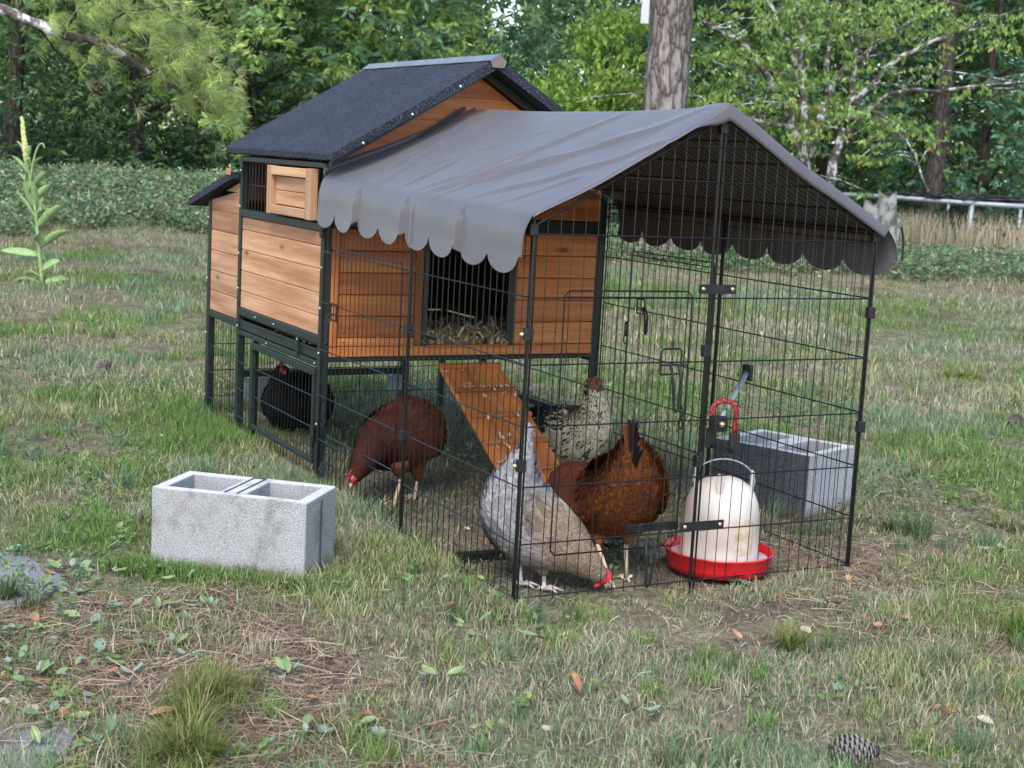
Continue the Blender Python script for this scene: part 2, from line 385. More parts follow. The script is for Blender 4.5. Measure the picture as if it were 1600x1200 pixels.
# tray between the rails
tr = MB(); tr.box((x0+.004, .006, .362), (x1-.004, .010, .392), .001); tr.box((x0+.004, .002, .388), (x1-.004, .012, .394), .001); tr.box((x0+.01, .02, .366), (x1-.01, W-.05, .370), .001)
tr.obj('tray', GREEN, coop)
plank((-.20, -.006, .352), (-.186, .002, .412), GREEN, coop, 'latch', .001)
screws(coop, [(-.62, .0, .421), (-.43, .0, .421), (-.19, -.006, .404), (-.5, .001, .349), (-.05, .001, .349)], 1, r=.0035)
screws(coop, [(-.011, -.001, z) for z in (.92, .85, .79, .64, .52, .385, .17)]+[(XM, -.001, z) for z in (.90, .78, .62, .5, .37)]+[(XN+.006, -.001, z) for z in (.72, .5, .3, .07)], 1, r=.0045)
# side planks (left face)
for z0, z1 in ((.4355, .492), (.493, .561), (.562, .633), (.634, .701), (.702, .7445)):
    plank((x0+.001, .006, z0), (x1-.001, .018, z1), WOOD_PALE, coop, bev=.0028)
zz = .3875
while zz < .85:
    z1 = min(zz+.0715, .9)
    def lidz(x): return .783+(x-XN)*.226
    xa, xb = XN+T+.001, XM-T/2-.001
    za, zb = min(z1, lidz(xa)-.004), min(z1, lidz(xb)-.004)
    if zb > zz+.004:
        if za > zz+.002: P = [(xa, .006, zz), (xb, .006, zz), (xb, .006, zb), (xa, .006, za)] if zb < z1-.0001 or za >= z1-.001 else [(xa, .006, zz), (xb, .006, zz), (xb, .006, zb), (xb-.06, .006, zb), (xa, .006, za)]
        else: P = [(xa+(zz-lidz(xa)+.004)/.226, .006, zz), (xb, .006, zz), (xb, .006, zb)]
        cx = np.array([(xa+xb)/2, .012, zz+.03])
        if za >= z1-.0001 and zb >= z1-.0001: plank((xa, .006, zz), (xb, .018, z1), WOOD_PALE, coop, bev=.0028)
        else: MB().prism([np.array(p)-cx for p in P], (0, .012, 0)).obj('plank', WOOD_PALE, coop, loc=cx)
    zz = z1+.0012
# far side + back walls (closed box and shade-darkened wood keep the inside dark)
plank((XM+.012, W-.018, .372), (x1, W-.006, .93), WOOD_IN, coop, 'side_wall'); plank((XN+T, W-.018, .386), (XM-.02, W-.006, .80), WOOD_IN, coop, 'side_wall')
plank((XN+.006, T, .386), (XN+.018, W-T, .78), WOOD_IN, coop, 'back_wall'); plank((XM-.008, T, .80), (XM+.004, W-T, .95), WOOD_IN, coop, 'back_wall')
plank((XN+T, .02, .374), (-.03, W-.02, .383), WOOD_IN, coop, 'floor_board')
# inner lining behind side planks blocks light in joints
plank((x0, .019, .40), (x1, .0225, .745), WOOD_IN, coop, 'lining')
# window with bars, half covered by a sliding shutter
wb = MB()
for k in range(22): wb.tube([(x0+.012+k*.0335, .012, .770), (x0+.012+k*.0335, .012, .931)], .0013, 5)
wb.tube([(x0, .010, .855), (x1, .010, .855)], .0016, 5)
wb.obj('window_bars', BLACK, coop)
sh = MB()
sx0, sx1, sz0, sz1 = -.452, -.052, .778, .926
shut = plank((sx0+.04, -.010, sz0+.03), (sx1-.04, -.004, (sz0+sz1)/2-.0008), WOOD_PALE, coop, 'shutter', .0015)
def kid(lo, hi, mat, par, name, bev=.0015):
    o = plank(lo, hi, mat, par, name, bev); o.location = Vector(o.location)-Vector(par.location); return o
kid((sx0+.04, -.010, (sz0+sz1)/2+.0008), (sx1-.04, -.004, sz1-.03), WOOD_PALE, shut, 'panel')
kid((sx0+.033, -.026, sz1-.027), (sx1-.045, -.003, sz1), WOOD_RAW, shut, 'frame_rail'); kid((sx0+.033, -.026, sz0), (sx1-.045, -.003, sz0+.027), WOOD_RAW, shut, 'frame_rail')
kid((sx0, -.028, sz0-.002), (sx0+.032, -.003, sz1+.002), WOOD_RAWZ, shut, 'frame_stile'); kid((sx1-.044, -.028, sz0-.002), (sx1, -.003, sz1+.002), WOOD_RAWZ, shut, 'frame_stile')
screws(coop, [(sx0+.016, -.0285, sz0+.02), (sx0+.016, -.0285, sz1-.02), (sx1-.022, -.0285, sz0+.02), (sx1-.022, -.0285, sz1-.03), (sx1-.12, -.0265, sz1-.012)], 1, BRASS, .0028)
# nest box lid
sl = .226; lx0, lx1 = -1.345, XM-.014
lm = MB(); zf = lambda x: .7885+(x-XN)*sl
lm.prism([(lx0, -.03, zf(lx0)), (lx1, -.03, zf(lx1)), (lx1, -.03, zf(lx1)+.024), (lx0+.004, -.03, zf(lx0)+.026), (lx0-.004, -.03, zf(lx0)+.012)], (0, W+.06, 0))
lid = lm.obj('nest_box_lid', FELT, coop)
plank((XM-.06, -.0345, .882), (XM-.014, -.031, .905), WOOD_PALE, coop, 'lid_trim')
# lower door on the left face
dx0, dx1, dz0, dz1 = -.638, -.030, .045, .335
door = plank((dx0, -.006, dz1-.022), (dx1, .010, dz1), GREEN, coop, 'lower_door', .002)
kid((dx0, -.006, dz0), (dx0+.016, .010, dz1-.023), GREEN, door, 'frame_stile'); kid((dx1-.016, -.006, dz0), (dx1, .010, dz1-.023), GREEN, door, 'frame_stile'); kid((dx0+.017, -.006, dz0), (dx1-.017, .010, dz0+.014), GREEN, door, 'frame_rail')
plank((dx1-.004, -.012, .115), (dx1+.022, -.0065, .165), BLACKP, coop, 'latch')
lw = MB()
for k in range(12): x = XN+.03+k*.0305; lw.tube([(x, .012, .0), (x, .012, .362)], .0011, 4)
for z in (.065, .16, .257): lw.tube([(XN+.01, .006, z), (XM, .006, z)], .0018, 5)
for k in range(26): x = XM+.02+k*.0305; lw.tube([(x, .013, .0), (x, .013, .338)], .0011, 4)
for z in (.06, .155, .25): lw.tube([(XM, .002, z-.002), (-.01, -.001, z)], .0019, 5)
for k in range(39): x = XN+.03+k*.0305; lw.tube([(x, W-.012, .0), (x, W-.012, .362)], .0011, 4)
for k in range(30): y = .03+k*.0305; lw.tube([(XN+.012, y, 0), (XN+.012, y, .385)], .0011, 4)
for z in (.065, .16, .257): lw.tube([(XN+.01, .02, z), (XN+.01, W-.02, z)], .0017, 4); lw.tube([(XN+.01, W-.008, z), (-.01, W-.008, z)], .0017, 4)
o = lw.obj('wire_mesh', BLACK, coop); o['kind'] = 'stuff'
plank((XN+.03, .14, .06), (XN+.035, .24, .13), STEELC, coop, 'corner_plate'); plank((XN+.03, .72, .07), (XN+.036, .777, .13), STEELC, coop, 'corner_plate')
# gable face X = 0: boards
def gz(y): return (1.232-.607*abs(y-.485))
plank((-.018, T+.001, .373), (-.002, W-T-.001, .404), WOOD_OR, coop, 'sill_board')
kx0, kx1 = -.020, -.006
for (ya, yb, n, z0_) in ((.055, .302, 5, .430), (.645, .940, 5, .405)):
    hh = (.758-z0_)/n
    for k in range(n): plank((kx0, ya, z0_+k*hh+.0008), (kx1, yb, z0_+(k+1)*hh-.0008), WOOD_OR, coop, bev=.0022)
plank((-.018, .027, .405), (0.001, .0545, .759), WOOD_ORZ, coop, 'trim'); plank((-.018, .3025, .405), (0.001, .328, .759), WOOD_ORZ, coop, 'trim'); plank((-.018, .055, .405), (-.001, .302, .4295), WOOD_OR, coop, 'trim')
plank((-.02, .3285, .405), (.006, .345, .759), GREEN, coop, 'door_jamb'); plank((-.02, .6275, .405), (.006, .6445, .759), GREEN, coop, 'door_jamb')
plank((-.03, .345, .400), (.008, .627, .408), WOOD_OR, coop, 'threshold')
zz = .8015
while zz < 1.21:
    z1 = zz+.0725
    y_a = lambda z: max(T+.001, .485-(1.228-z)/.607); y_b = lambda z: min(W-T-.001, .485+(1.228-z)/.607)
    P = [(-.016, y_a(zz), zz)]
    P += [(-.016, y_b(zz), zz)]
    zc = 1.228-.607*(.485-T-.001)
    if zz < zc < z1: P += [(-.016, W-T-.001, zc)]
    if z1 < 1.226: P += [(-.016, y_b(z1), z1-.0012), (-.016, y_a(z1), z1-.0012)]
    else: P += [(-.016, .485, 1.228)]
    if zz < zc < z1: P += [(-.016, T+.001, zc)]
    c0 = np.array([-.009, .485+.1*math.sin(zz*40), zz+.03])
    MB().prism([np.array(p)-c0 for p in P], (.014, 0, 0)).obj('plank', WOOD_OR, coop, loc=c0)
    zz = z1
plank((XM-.012, .05, .95), (XM+.002, W-.05, 1.0), WOOD_OR, coop, 'back_gable')
MB().prism([(XM-.006, .03, .95), (XM-.006, W-.03, .95), (XM-.006, .485, 1.228)], (.012, 0, 0)).obj('back_gable', WOOD_OR, coop)
# roof slabs
rx0, rx1 = -.885, .115
def roof(sgn):
    m = MB(); yr = .485; ye = .485-sgn*.515
    zr, ze = 1.283, .978; th = .024
    prof = [(yr, zr), (ye+sgn*.006, ze+.003), (ye, ze-.004), (ye+sgn*.001, ze-.02), (ye+sgn*.012, ze-.024), (yr, zr-th-.006)]
    nx = 12
    P = []
    for i in range(nx+1):
        x = rx0+(rx1-rx0)*i/nx
        for k, (y, z) in enumerate(prof): P.append((x, y, z+.0012*math.sin(i*1.9+k)))
    n = len(prof); fs = [(i*n+k, i*n+(k+1) % n, (i+1)*n+(k+1) % n, (i+1)*n+k) for i in range(nx) for k in range(n)]
    fs += [tuple(range(n)), tuple(range(nx*n, nx*n+n))[::-1]]
    if sgn > 0: fs = [f[::-1] for f in fs]
    m.add(P, fs)
    # rolled felt edge hanging over the gable end
    m.prism([(rx1-.001, yr, zr), (rx1-.001, ye, ze-.002), (rx1-.001, ye, ze-.026), (rx1-.001, yr, zr-.034)], (.006, 0, 0))
    o = m.obj('roof_panel', FELT, coop)
    bm_ = MB(); bm_.prism([(.02, yr, zr-.034), (.02, ye+sgn*.03, ze-.018-.001), (.02, ye+sgn*.03, ze-.04), (.02, yr, zr-.056)], (.02, 0, 0)).obj('barge_board', GREEN, coop)
    # lap seams
    s = MB()
    for f_ in (.34, .67):
        y = yr+(ye-yr)*f_; z = zr+(ze-zr)*f_
        s.prism([(rx0+.002, y, z+.0005), (rx0+.002, y+sgn*.014, z+.0005+.014*.59), (rx0+.002, y+sgn*.014, z+.0025+.014*.59), (rx0+.002, y, z+.003)], (rx1-rx0-.004, 0, 0))
roof(1); roof(-1)
rc = MB(); a = .026
rc.prism([(rx0-.004, .485-a, 1.287-.6*a), (rx0-.004, .485, 1.2885), (rx0-.004, .485+a, 1.287-.6*a), (rx0-.004, .485+a, 1.2895-.6*a), (rx0-.004, .485, 1.2925), (rx0-.004, .485-a, 1.2895-.6*a)], (rx1-rx0+.012, 0, 0))
rc.obj('ridge_cap', RIDGEM, coop)
MB().prism([(rx1+.0075, .485-a, 1.288-.6*a), (rx1+.0075, .485-a+.006, 1.268-.6*a), (rx1+.0075, .485+a-.006, 1.268-.6*a), (rx1+.0075, .485+a, 1.288-.6*a), (rx1+.0075, .485, 1.290)], (.002, 0, 0)).obj('ridge_end', noisy('brown ridge end', (.13, .10, .09), (.2, .16, .15), 10), coop)
screws(coop, [(rx1+.006, .485-y, 1.262-.6*y) for y in (.12, .27, .42)], 0, r=.0045)
# ramp
ramp_ = thing('ramp_dummy', '', '') if False else None
rx_end, ry0, ry1, rz0 = .64, .384, .594, .352
d = np.array([rx_end-.008, 0, -rz0]); Lr = np.linalg.norm(d); d /= Lr; nrm = np.array([-d[2], 0, d[0]])
ang = math.asin(rz0/Lr)
ramp_root = bpy.data.objects.new('ramp', MB().box((0, .0, -.012), (Lr, (ry1-ry0)/3-.001, 0), .0015).mesh('ramp', WOOD_ORX)); link(ramp_root, coop)
ramp_root.location = (.008, ry0, rz0); ramp_root.rotation_euler = (0, ang, 0)
for k in (1, 2):
    o = MB().box((0, 0, -.012), (Lr, (ry1-ry0)/3-.001, 0), .0015).obj('ramp_board', WOOD_ORX, ramp_root, loc=(0, k*(ry1-ry0)/3, 0))
for k in range(6):
    o = MB().box((0, 0, .0005), (.016, ry1-ry0, .012), .002).obj('cleat', WOOD_OR, ramp_root, loc=(.015+k*.122, 0, 0))
# ================================================================== straw and shavings
def strips(n, pos, ln, wd, cols, up=.5, curl=.5, seed=1):
    g = np.random.default_rng(seed); th = g.random(n)*2*np.pi; el = (g.random(n)-.35)*up
    l = ln*(.5+g.random(n)); D = np.stack([np.cos(th)*np.cos(el), np.sin(th)*np.cos(el), np.sin(el)], 1)
    S = np.stack([-np.sin(th), np.cos(th), g.normal(0, .4, n)], 1)*wd*(.6+.8*g.random(n))[:, None]
    C = np.array([0, 0, 1.])*(curl*l)[:, None]*g.normal(0, 1, n)[:, None]*.5
    P0 = pos-D*l[:, None]/2; P1 = pos+C; P2 = pos+D*l[:, None]/2
    V = np.stack([P0-S, P0+S, P1+S, P1-S, P2+S, P2-S], 1).reshape(-1, 3); b = np.arange(n)[:, None]*6
    F = np.concatenate([b+np.array([0, 1, 2, 3]), b+np.array([3, 2, 4, 5])])
    c = np.array(cols)[g.integers(0, len(cols), n)]*(.7+.6*g.random(n))[:, None]
    return V, F, np.repeat(c, 6, 0)
n = 5200; X_ = -.02-rng.random(n)**1.6*.62; Y_ = .04+rng.random(n)*.88
Z_ = .385+rng.random(n)*(.022+.075*fnoise(X_, Y_, 9)*np.clip(1+X_*1.2, .3, 1))
V, F, C = strips(n, np.stack([X_, Y_, Z_], 1), .045, .0028, [(.62, .46, .25), (.72, .56, .33), (.42, .30, .16), (.8, .66, .45)], 1.0)
o = np_obj('straw_bedding', V, F, STRAWM, C); o['kind'] = 'stuff'; tag(o, 'tan straw bedding heaped inside the coop doorway', 'straw')
n = 230; X_ = rng.random(n)*.05; Y_ = .33+.32*rng.random(n); t_ = rng.random(n)*.62; on = rng.random(n) < .55
X_ = np.where(on, .02+t_, .002-.02*rng.random(n)); 
cle = (np.floor(t_/ (.122*.87))*.122*.87+.02+rng.normal(0, .012, n)); X_ = np.where(on, .008+np.clip(cle, .01, .6), X_)
Y_ = np.where(on, ry0+.01+.19*rng.random(n), Y_)
Z_ = np.where(on, rz0-(X_-.008)*math.tan(ang)+.004+.006*rng.random(n), .411+.008*rng.random(n))
V, F, C = strips(n, np.stack([X_, Y_, Z_], 1), .016, .0045, [(.85, .68, .45), (.75, .55, .32), (.9, .8, .6)], .5, .9, 3)
o = np_obj('wood_shavings', V, F, STRAWM, C); o['kind'] = 'stuff'; tag(o, 'pale wood shavings scattered on the ramp and the coop threshold', 'wood shavings')

# ================================================================== WIRE RUN
run = thing('wire_run', 'black wire chicken run with gabled front attached to the coop', 'chicken run', (L/2, W/2, 0))
RO = np.array([L/2, W/2, 0])
HE, HP = .849, 1.105
LEV = [.006, .13, .262, .40, .54, .69, .83]
def sub(mb, name, mat, par=run, smooth=False, off=RO):
    mb.v = [tuple(np.array(v)-off) for v in mb.v]; return mb.obj(name, mat, par, smooth)
def wire_panel(fix, axis, a0, a1, y_out, top=None, name='side_panel'):
    """fix: constant coordinate, axis 0: wires spread along X at y=fix; axis 1: along Y at x=fix"""
    P = (lambda a, z, o=0: (a, fix+o, z)) if axis == 0 else (lambda a, z, o=0: (fix+o, a, z))
    tp = top or (lambda a: HE)
    fr = MB(); fr.tube([P(a0+.004, -.035), P(a0+.004, tp(a0+.004))], .0027, 6); fr.tube([P(a1-.004, -.035), P(a1-.004, tp(a1-.004))], .0027, 6)
    fr.tube([P(a0+.004, tp(a0)), P(a1-.004, tp(a1))], .003, 6)
    for z in LEV: fr.tube([P(a0, z, y_out), P(a1, z, y_out)], .0019, 5)
    if top:
        for z in (.96, 1.04):
            aa = [a for a in np.linspace(a0, a1, 60) if tp(a) > z]
            if len(aa) > 2: fr.tube([P(aa[0], z, y_out), P(aa[-1], z, y_out)], .0019, 5)
    f = sub(fr, name, BLACK)
    wm = MB(); n = int(round((a1-a0)/.0322))
    for k in range(1, n):
        a = a0+(a1-a0)*k/n; wob = .0006*math.sin(k*2.3); wm.tube([P(a+wob, -.005), P(a-wob, tp(a))], .00125, 4, False)
    o = sub(wm, 'wire_mesh', BLACK, f); o['kind'] = 'stuff'
    return f
lp1 = wire_panel(0, 0, .004, L/2, -.0025); lp2 = wire_panel(0, 0, L/2, L-.004, -.0025)
rp1 = wire_panel(W, 0, .004, L/2, .0025); rp2 = wire_panel(W, 0, L/2, L-.004, .0025)
gt = lambda a: HE+(HP-HE)*(1-abs(a-W/2)/(W/2))
fp1 = wire_panel(L, 1, .004, W/2-.003, .0025, gt, 'front_panel'); fp2 = wire_panel(L, 1, W/2+.003, W-.004, .0025, gt, 'front_panel')
for (x, y, h) in ((L, 0, HE+.01), (L, W, HE+.01), (L-.006, W/2, HP), (L/2, -.004, HE), (L/2, W+.004, HE)):
    sub(MB().tube([(x, y, -.05), (x, y, h)], .0034, 8), 'pole', BLACK)
# wire roof
for sg, y0 in ((1, 0), (-1, W)):
    m = MB(); fr = MB()
    for k in range(43):
        x = .01+k*(L-.02)/42; m.tube([(x, y0, HE+.012), (x, W/2, HP+.006)], .0012, 4, False)
    for q in (0, .2, .4, .6, .8, .97): fr.tube([(.004, y0+(W/2-y0)*q, HE+.009+(HP-HE-.006)*q), (L-.004, y0+(W/2-y0)*q, HE+.009+(HP-HE-.006)*q)], .0022 if q not in (0, .97) else .0036, 5)
    f = sub(fr, 'roof_panel', BLACK); o = sub(m, 'wire_mesh', BLACK, f); o['kind'] = 'stuff'
# doors in the panels: rod frames, latches, hooks
def dframe(axis, fix, a0, a1, z0, z1, off, par):
    P = (lambda a, z: (a, fix+off, z)) if axis == 0 else (lambda a, z: (fix+off, a, z)); r = .012
    m = MB(); m.tube([P(a0, z0+r), P(a0, z1-r), P(a0+r, z1), P(a1-r, z1), P(a1, z1-r), P(a1, z0+r), P(a1-r, z0), P(a0+r, z0), P(a0, z0+r)], .0022, 6)
    m.tube([P(a0, z1-.014), P(a1, z1-.014)], .0017, 5)
    return sub(m, 'door_frame', BLACK, par)
def latch(axis, fix, a, z, off, par, s=1, mirror=1):
    P = (lambda da, dz, o=0: (a+da*s*mirror, fix+off*(1+o), z+dz*s)) if axis == 0 else (lambda da, dz, o=0: (fix+off*(1+o), a+da*s*mirror, z+dz*s))
    m = MB(); r = .0026
    m.tube([P(-.03, 0), P(.045, 0)], r, 6)
    m.tube([P(-.028, -.022), P(-.028, .032), P(-.022, .038), P(.022, .038), P(.028, .032), P(.028, -.022), P(-.028, -.022)], .0027, 6)
    m.tube([P(-.008, .004, 1), P(-.006, -.03, 2), P(.002, -.10, 2), P(.008, -.108, 2), P(.014, -.10, 2), P(.016, -.03, 2), P(.014, .004, 1)], .0040, 6)
    return sub(m, 'latch', BLACKP, par)
def hook(axis, fix, a, z, off, par):
    P = (lambda da, dz: (a+da, fix+off, z+dz)) if axis == 0 else (lambda da, dz: (fix+off, a+da, z+dz))
    m = MB(); m.tube([P(0, .045), P(-.006, .035), P(-.004, 0), P(.004, 0), P(.006, .03), P(0, .045)], .0028, 6)
    m.tube([P(.012*math.cos(t), -.013+.013*math.sin(t)) for t in np.linspace(0, 2*math.pi, 13)], .0024, 6); return sub(m, 'hook', BLACKP, par)
dframe(0, 0, .085, .60, .155, .705, -.007, lp1); latch(0, 0, .125, .517, -.010, lp1, .8); hook(0, 0, .065, .20, -.008, lp1); latch(0, 0, .11, .075, -.010, lp1, .75)
dframe(0, W, .15, .60, .155, .72, .007, rp1); latch(0, W, .215, .545, .010, rp1, .75); hook(0, W, .14, .45, .008, rp1); hook(0, W, .48, .235, .008, rp1)
dframe(1, L, .083, .425, .10, .706, .007, fp1); latch(1, L, .375, .535, .011, fp1); latch(1, L, .345, .12, .011, fp1, 1, -1); 
# plates with bolts joining the front panels
def plate(y0, y1, z, h=.011, par=run, x=L+.006):
    m = MB().box((x, y0, z-h), (x+.003, y1, z+h), .001); o = sub(m, 'joining_plate', BLACKP, par)
    for y in (y0+.012, y1-.012):
        b = MB().ball((x+.004, y, z), (.003, .0055, .0055), 8, 5); sub(b, 'bolt', BRASS, o, True)
plate(.441, .548, .712); plate(.436, .562, .142)
sub(MB().box((L-.02, .30, .132), (L-.014, .445, .152), .001), 'cross_bar', BLACKP)
sub(MB().box((.93, .02, .000), (.955, .50, .018), .002), 'ground_bar', BLACKP)
def clip(x, y, z, ax):
    m = MB().box((x-.010, y-.010, z-.014), (x+.010, y+.010, z+.014), .002); o = sub(m, 'clip', BLACKP)
    if ax is not None:
        dxy = [(.015, 0), (0, -.015)][ax]; sub(MB().ball((x+dxy[0], y+dxy[1], z), .006, 8, 5), 'bolt', BRASS, o, True)
for a in ((L, -.001, .608, 1), (L, -.001, .312, 1), (L/2, -.003, .54, None), (L/2, -.003, .26, None), (L, W, .655, None), (L, W, .365, None), (L, W/2-.006, .565, None), (L, W/2-.006, .30, None), (L-.006, 0, HE-.01, None), (0.006, -.003, .742, None), (L-.004, W/2, HP-.02, None), (L-.006, W, HE-.004, None)): clip(*a)

# ================================================================== CANOPY
def canopy():
    cano = thing('canopy', 'grey brown fabric canopy with scalloped edges draped over the wire run', 'canopy', (L/2, W/2, HE))
    off = np.array([L/2, W/2, HE])
    nx, nv, ns = 210, 14, 48
    xs = np.linspace(.014, L+.014, nx+1); rows = []
    def fold(x, q):      # q 0 eave .. 1 ridge ; wrinkles on the left slope
        h = 0
        for (x0_, q0, x1_, q1, a_, w_) in ((.45, -.05, .03, 1.0, .010, .035), (.66, -.05, .90, 1.05, .013, .045), (.70, .0, 1.22, .92, .014, .05), (.96, .05, 1.28, .62, .008, .035), (.12, .0, .24, .8, .006, .03), (.36, .25, .78, 1.0, .005, .02), (.30, .1, .10, .6, .004, .02), (.80, .0, .86, .35, .007, .03), (1.10, .0, 1.2, .3, .006, .025), (.55, .0, .50, .4, .008, .03)):
            dx_, dq = x1_-x0_, (q1-q0)*.55; px_, pq = x-x0_, (q-q0)*.55; tt = min(max((px_*dx_+pq*dq)/(dx_*dx_+dq*dq), 0), 1)
            dd = math.hypot(px_-tt*dx_, pq-tt*dq); sgn = 1 if (px_*dq-pq*dx_) > 0 else -1
            ww = w_*(.26 if sgn > 0 else 1.5); h += 1.35*a_*max(0, 1-dd/ww)**1.15*(1-.3*tt)
        return h
    for i, x in enumerate(xs):
        f = min(max(x/L, 0), 1); row = []
        ze = .902-(.902-.872)*f; zr = 1.132-.010*math.sin(math.pi*min(1, max(0, (f-.02)/.93)))+.010*sm(.88, 1, f)
        cell = (x/L*8) % 1.0 if 0 <= x < L else .999*(x > L)
        sc_ = math.sqrt(max(0, 1-(2*cell-1)**2)); dep = .086+.048*sc_**.85
        # left valance: draped folds
        pl = [-.02, .245, .50, .535, .755, 1.03]; kk = max(i_ for i_ in range(5) if f >= pl[i_]); uu = (f-pl[kk])/(pl[kk+1]-pl[kk]); drape = (.026 if pl[kk+1]-pl[kk] > .1 else .010)*(math.sin(math.pi*uu**.7)*.35+uu**4*1.0)-.004
        for k in range(nv+1):
            q = k/nv    # bottom -> eave
            dr = dep*(1-q); u = dr/.14
            z = ze-dr-.002; y = -.014-.008*math.sin(min(1, u*3)*math.pi/2)-u*(.006+drape)-.25*drape*math.sin(math.pi*min(1, u*1.6))
            row.append((x, y, z))
        for k in range(1, ns+1):
            q = k/ns; y = -.010+(W/2+.010)*q
            lift = 0
            if x < .05: lift = .03*(1-x/.05)**2*(1-q)*min(1, q*12)
            sag = -.012*math.sin(math.pi*q)
            z = ze+.004+(zr-ze-.004)*q+sag+fold(x, q)*math.sin(math.pi*min(1, q*1.02))**.5+lift
            z += .002*math.sin(x*31+q*9)*math.sin(q*math.pi)
            row.append((x, y, max(z, HE+.018+(HP-HE)*q)))
        zeR = .872
        for k in range(1, ns+1):
            q = 1-k/ns; y = W+.014-(W/2+.014)*q
            row.append((x, y, max(zeR+(zr-zeR)*q-.006*math.sin(math.pi*q)+.002*math.sin(x*23+q*11), HE+.018+(HP-HE)*q)))
        flare = .03*sm(.85, 1.0, f)
        dep2 = .080+.050*sc_**.8
        for k in range(1, nv+1):
            q = k/nv; row.append((x+.0*q, W+.014+q*(.018+flare+.008*math.sin(f*25))+.012*math.sin(q*3.14), zeR-dep2*q))
        rows.append(row)
    n = len(rows[0])
    # front hem: extra columns folding down at X = L
    def hem(j):
        if j <= nv or j >= nv+2*ns: return 0.004
        if j < nv+ns: q = (j-nv)/ns; return .006+.034*sm(.80, 1, q)
        q = (j-nv-ns)/ns; return .040*(1-.2*q)
    last = rows[-1]; hrows = [[(p[0]+.0015, p[1], p[2]+.0005) for p in last]]
    for st in (.35, .7, 1.0):
        rr = []
        for j, p in enumerate(last): h = hem(j); rr.append((p[0]+.006*math.sin(st*1.6), p[1]+(.004*st if j > nv+ns else 0), p[2]-h*st))
        hrows.append(rr)
    Vh = (np.array(hrows)-off).reshape(-1, 3); ih, jh = np.meshgrid(np.arange(3), np.arange(nv, n-nv-1), indexing='ij'); ah = (ih*n+jh).ravel()
    o = np_obj('front_hem', Vh, np.stack([ah, ah+n, ah+n+1, ah+1], 1), FABRIC, parent=cano, smooth=True); md = o.modifiers.new('t', 'SOLIDIFY'); md.thickness = .0012
    V = (np.array(rows)-off).reshape(-1, 3); m = len(rows)
    i, j = np.meshgrid(np.arange(m-1), np.arange(n-1), indexing='ij'); a_ = (i*n+j).ravel()
    F = np.stack([a_, a_+n, a_+n+1, a_+1], 1)
    o = np_obj('cloth', V, F, FABRIC, parent=cano, smooth=True)
    md = o.modifiers.new('thick', 'SOLIDIFY'); md.thickness = .0009; md.offset = 0; es = o.modifiers.new('split', 'EDGE_SPLIT'); es.split_angle = math.radians(55)
    # hook-and-loop strap on the gable and ties
    c = np.array([.018, .37, 1.083])-off
    st = MB(); st.prism([c+(0, -.085, -.050), c+(0, .062, .042), c+(0, .062, .054), c+(0, .05, .050), c+(0, -.085, -.040)], (.004, 0, 0)); st.obj('strap', BLACKP, cano)
    hm = MB(); p0 = np.array([L+.02, W+.058, .872])-off
    hm.tube([p0+(0, .0, 0), p0+(0, .010, -.03), p0+(0, .012, -.085)], .003, 6); hm.obj('edge_binding', BLACKP, cano)
    # hem strip turned up against the coop wall
    V2, F2 = [], []
    for k in range(41):
        q = k/40*.985; y = -.008+(W/2+.004)*q; z = .906+(1.128-.906)*q-.010*math.sin(math.pi*q)
        hh = .030*(1-.75*q)+.004; V2 += [np.array((.006, y, z-.006+.012))-off, np.array((.0045, y, z+hh))-off]
    F2 = [(2*k, 2*k+1, 2*k+3, 2*k+2) for k in range(40)]
    o = MB().add(V2, F2).obj('hem', FABRIC, cano, True); md = o.modifiers.new('t', 'SOLIDIFY'); md.thickness = .0015
canopy()

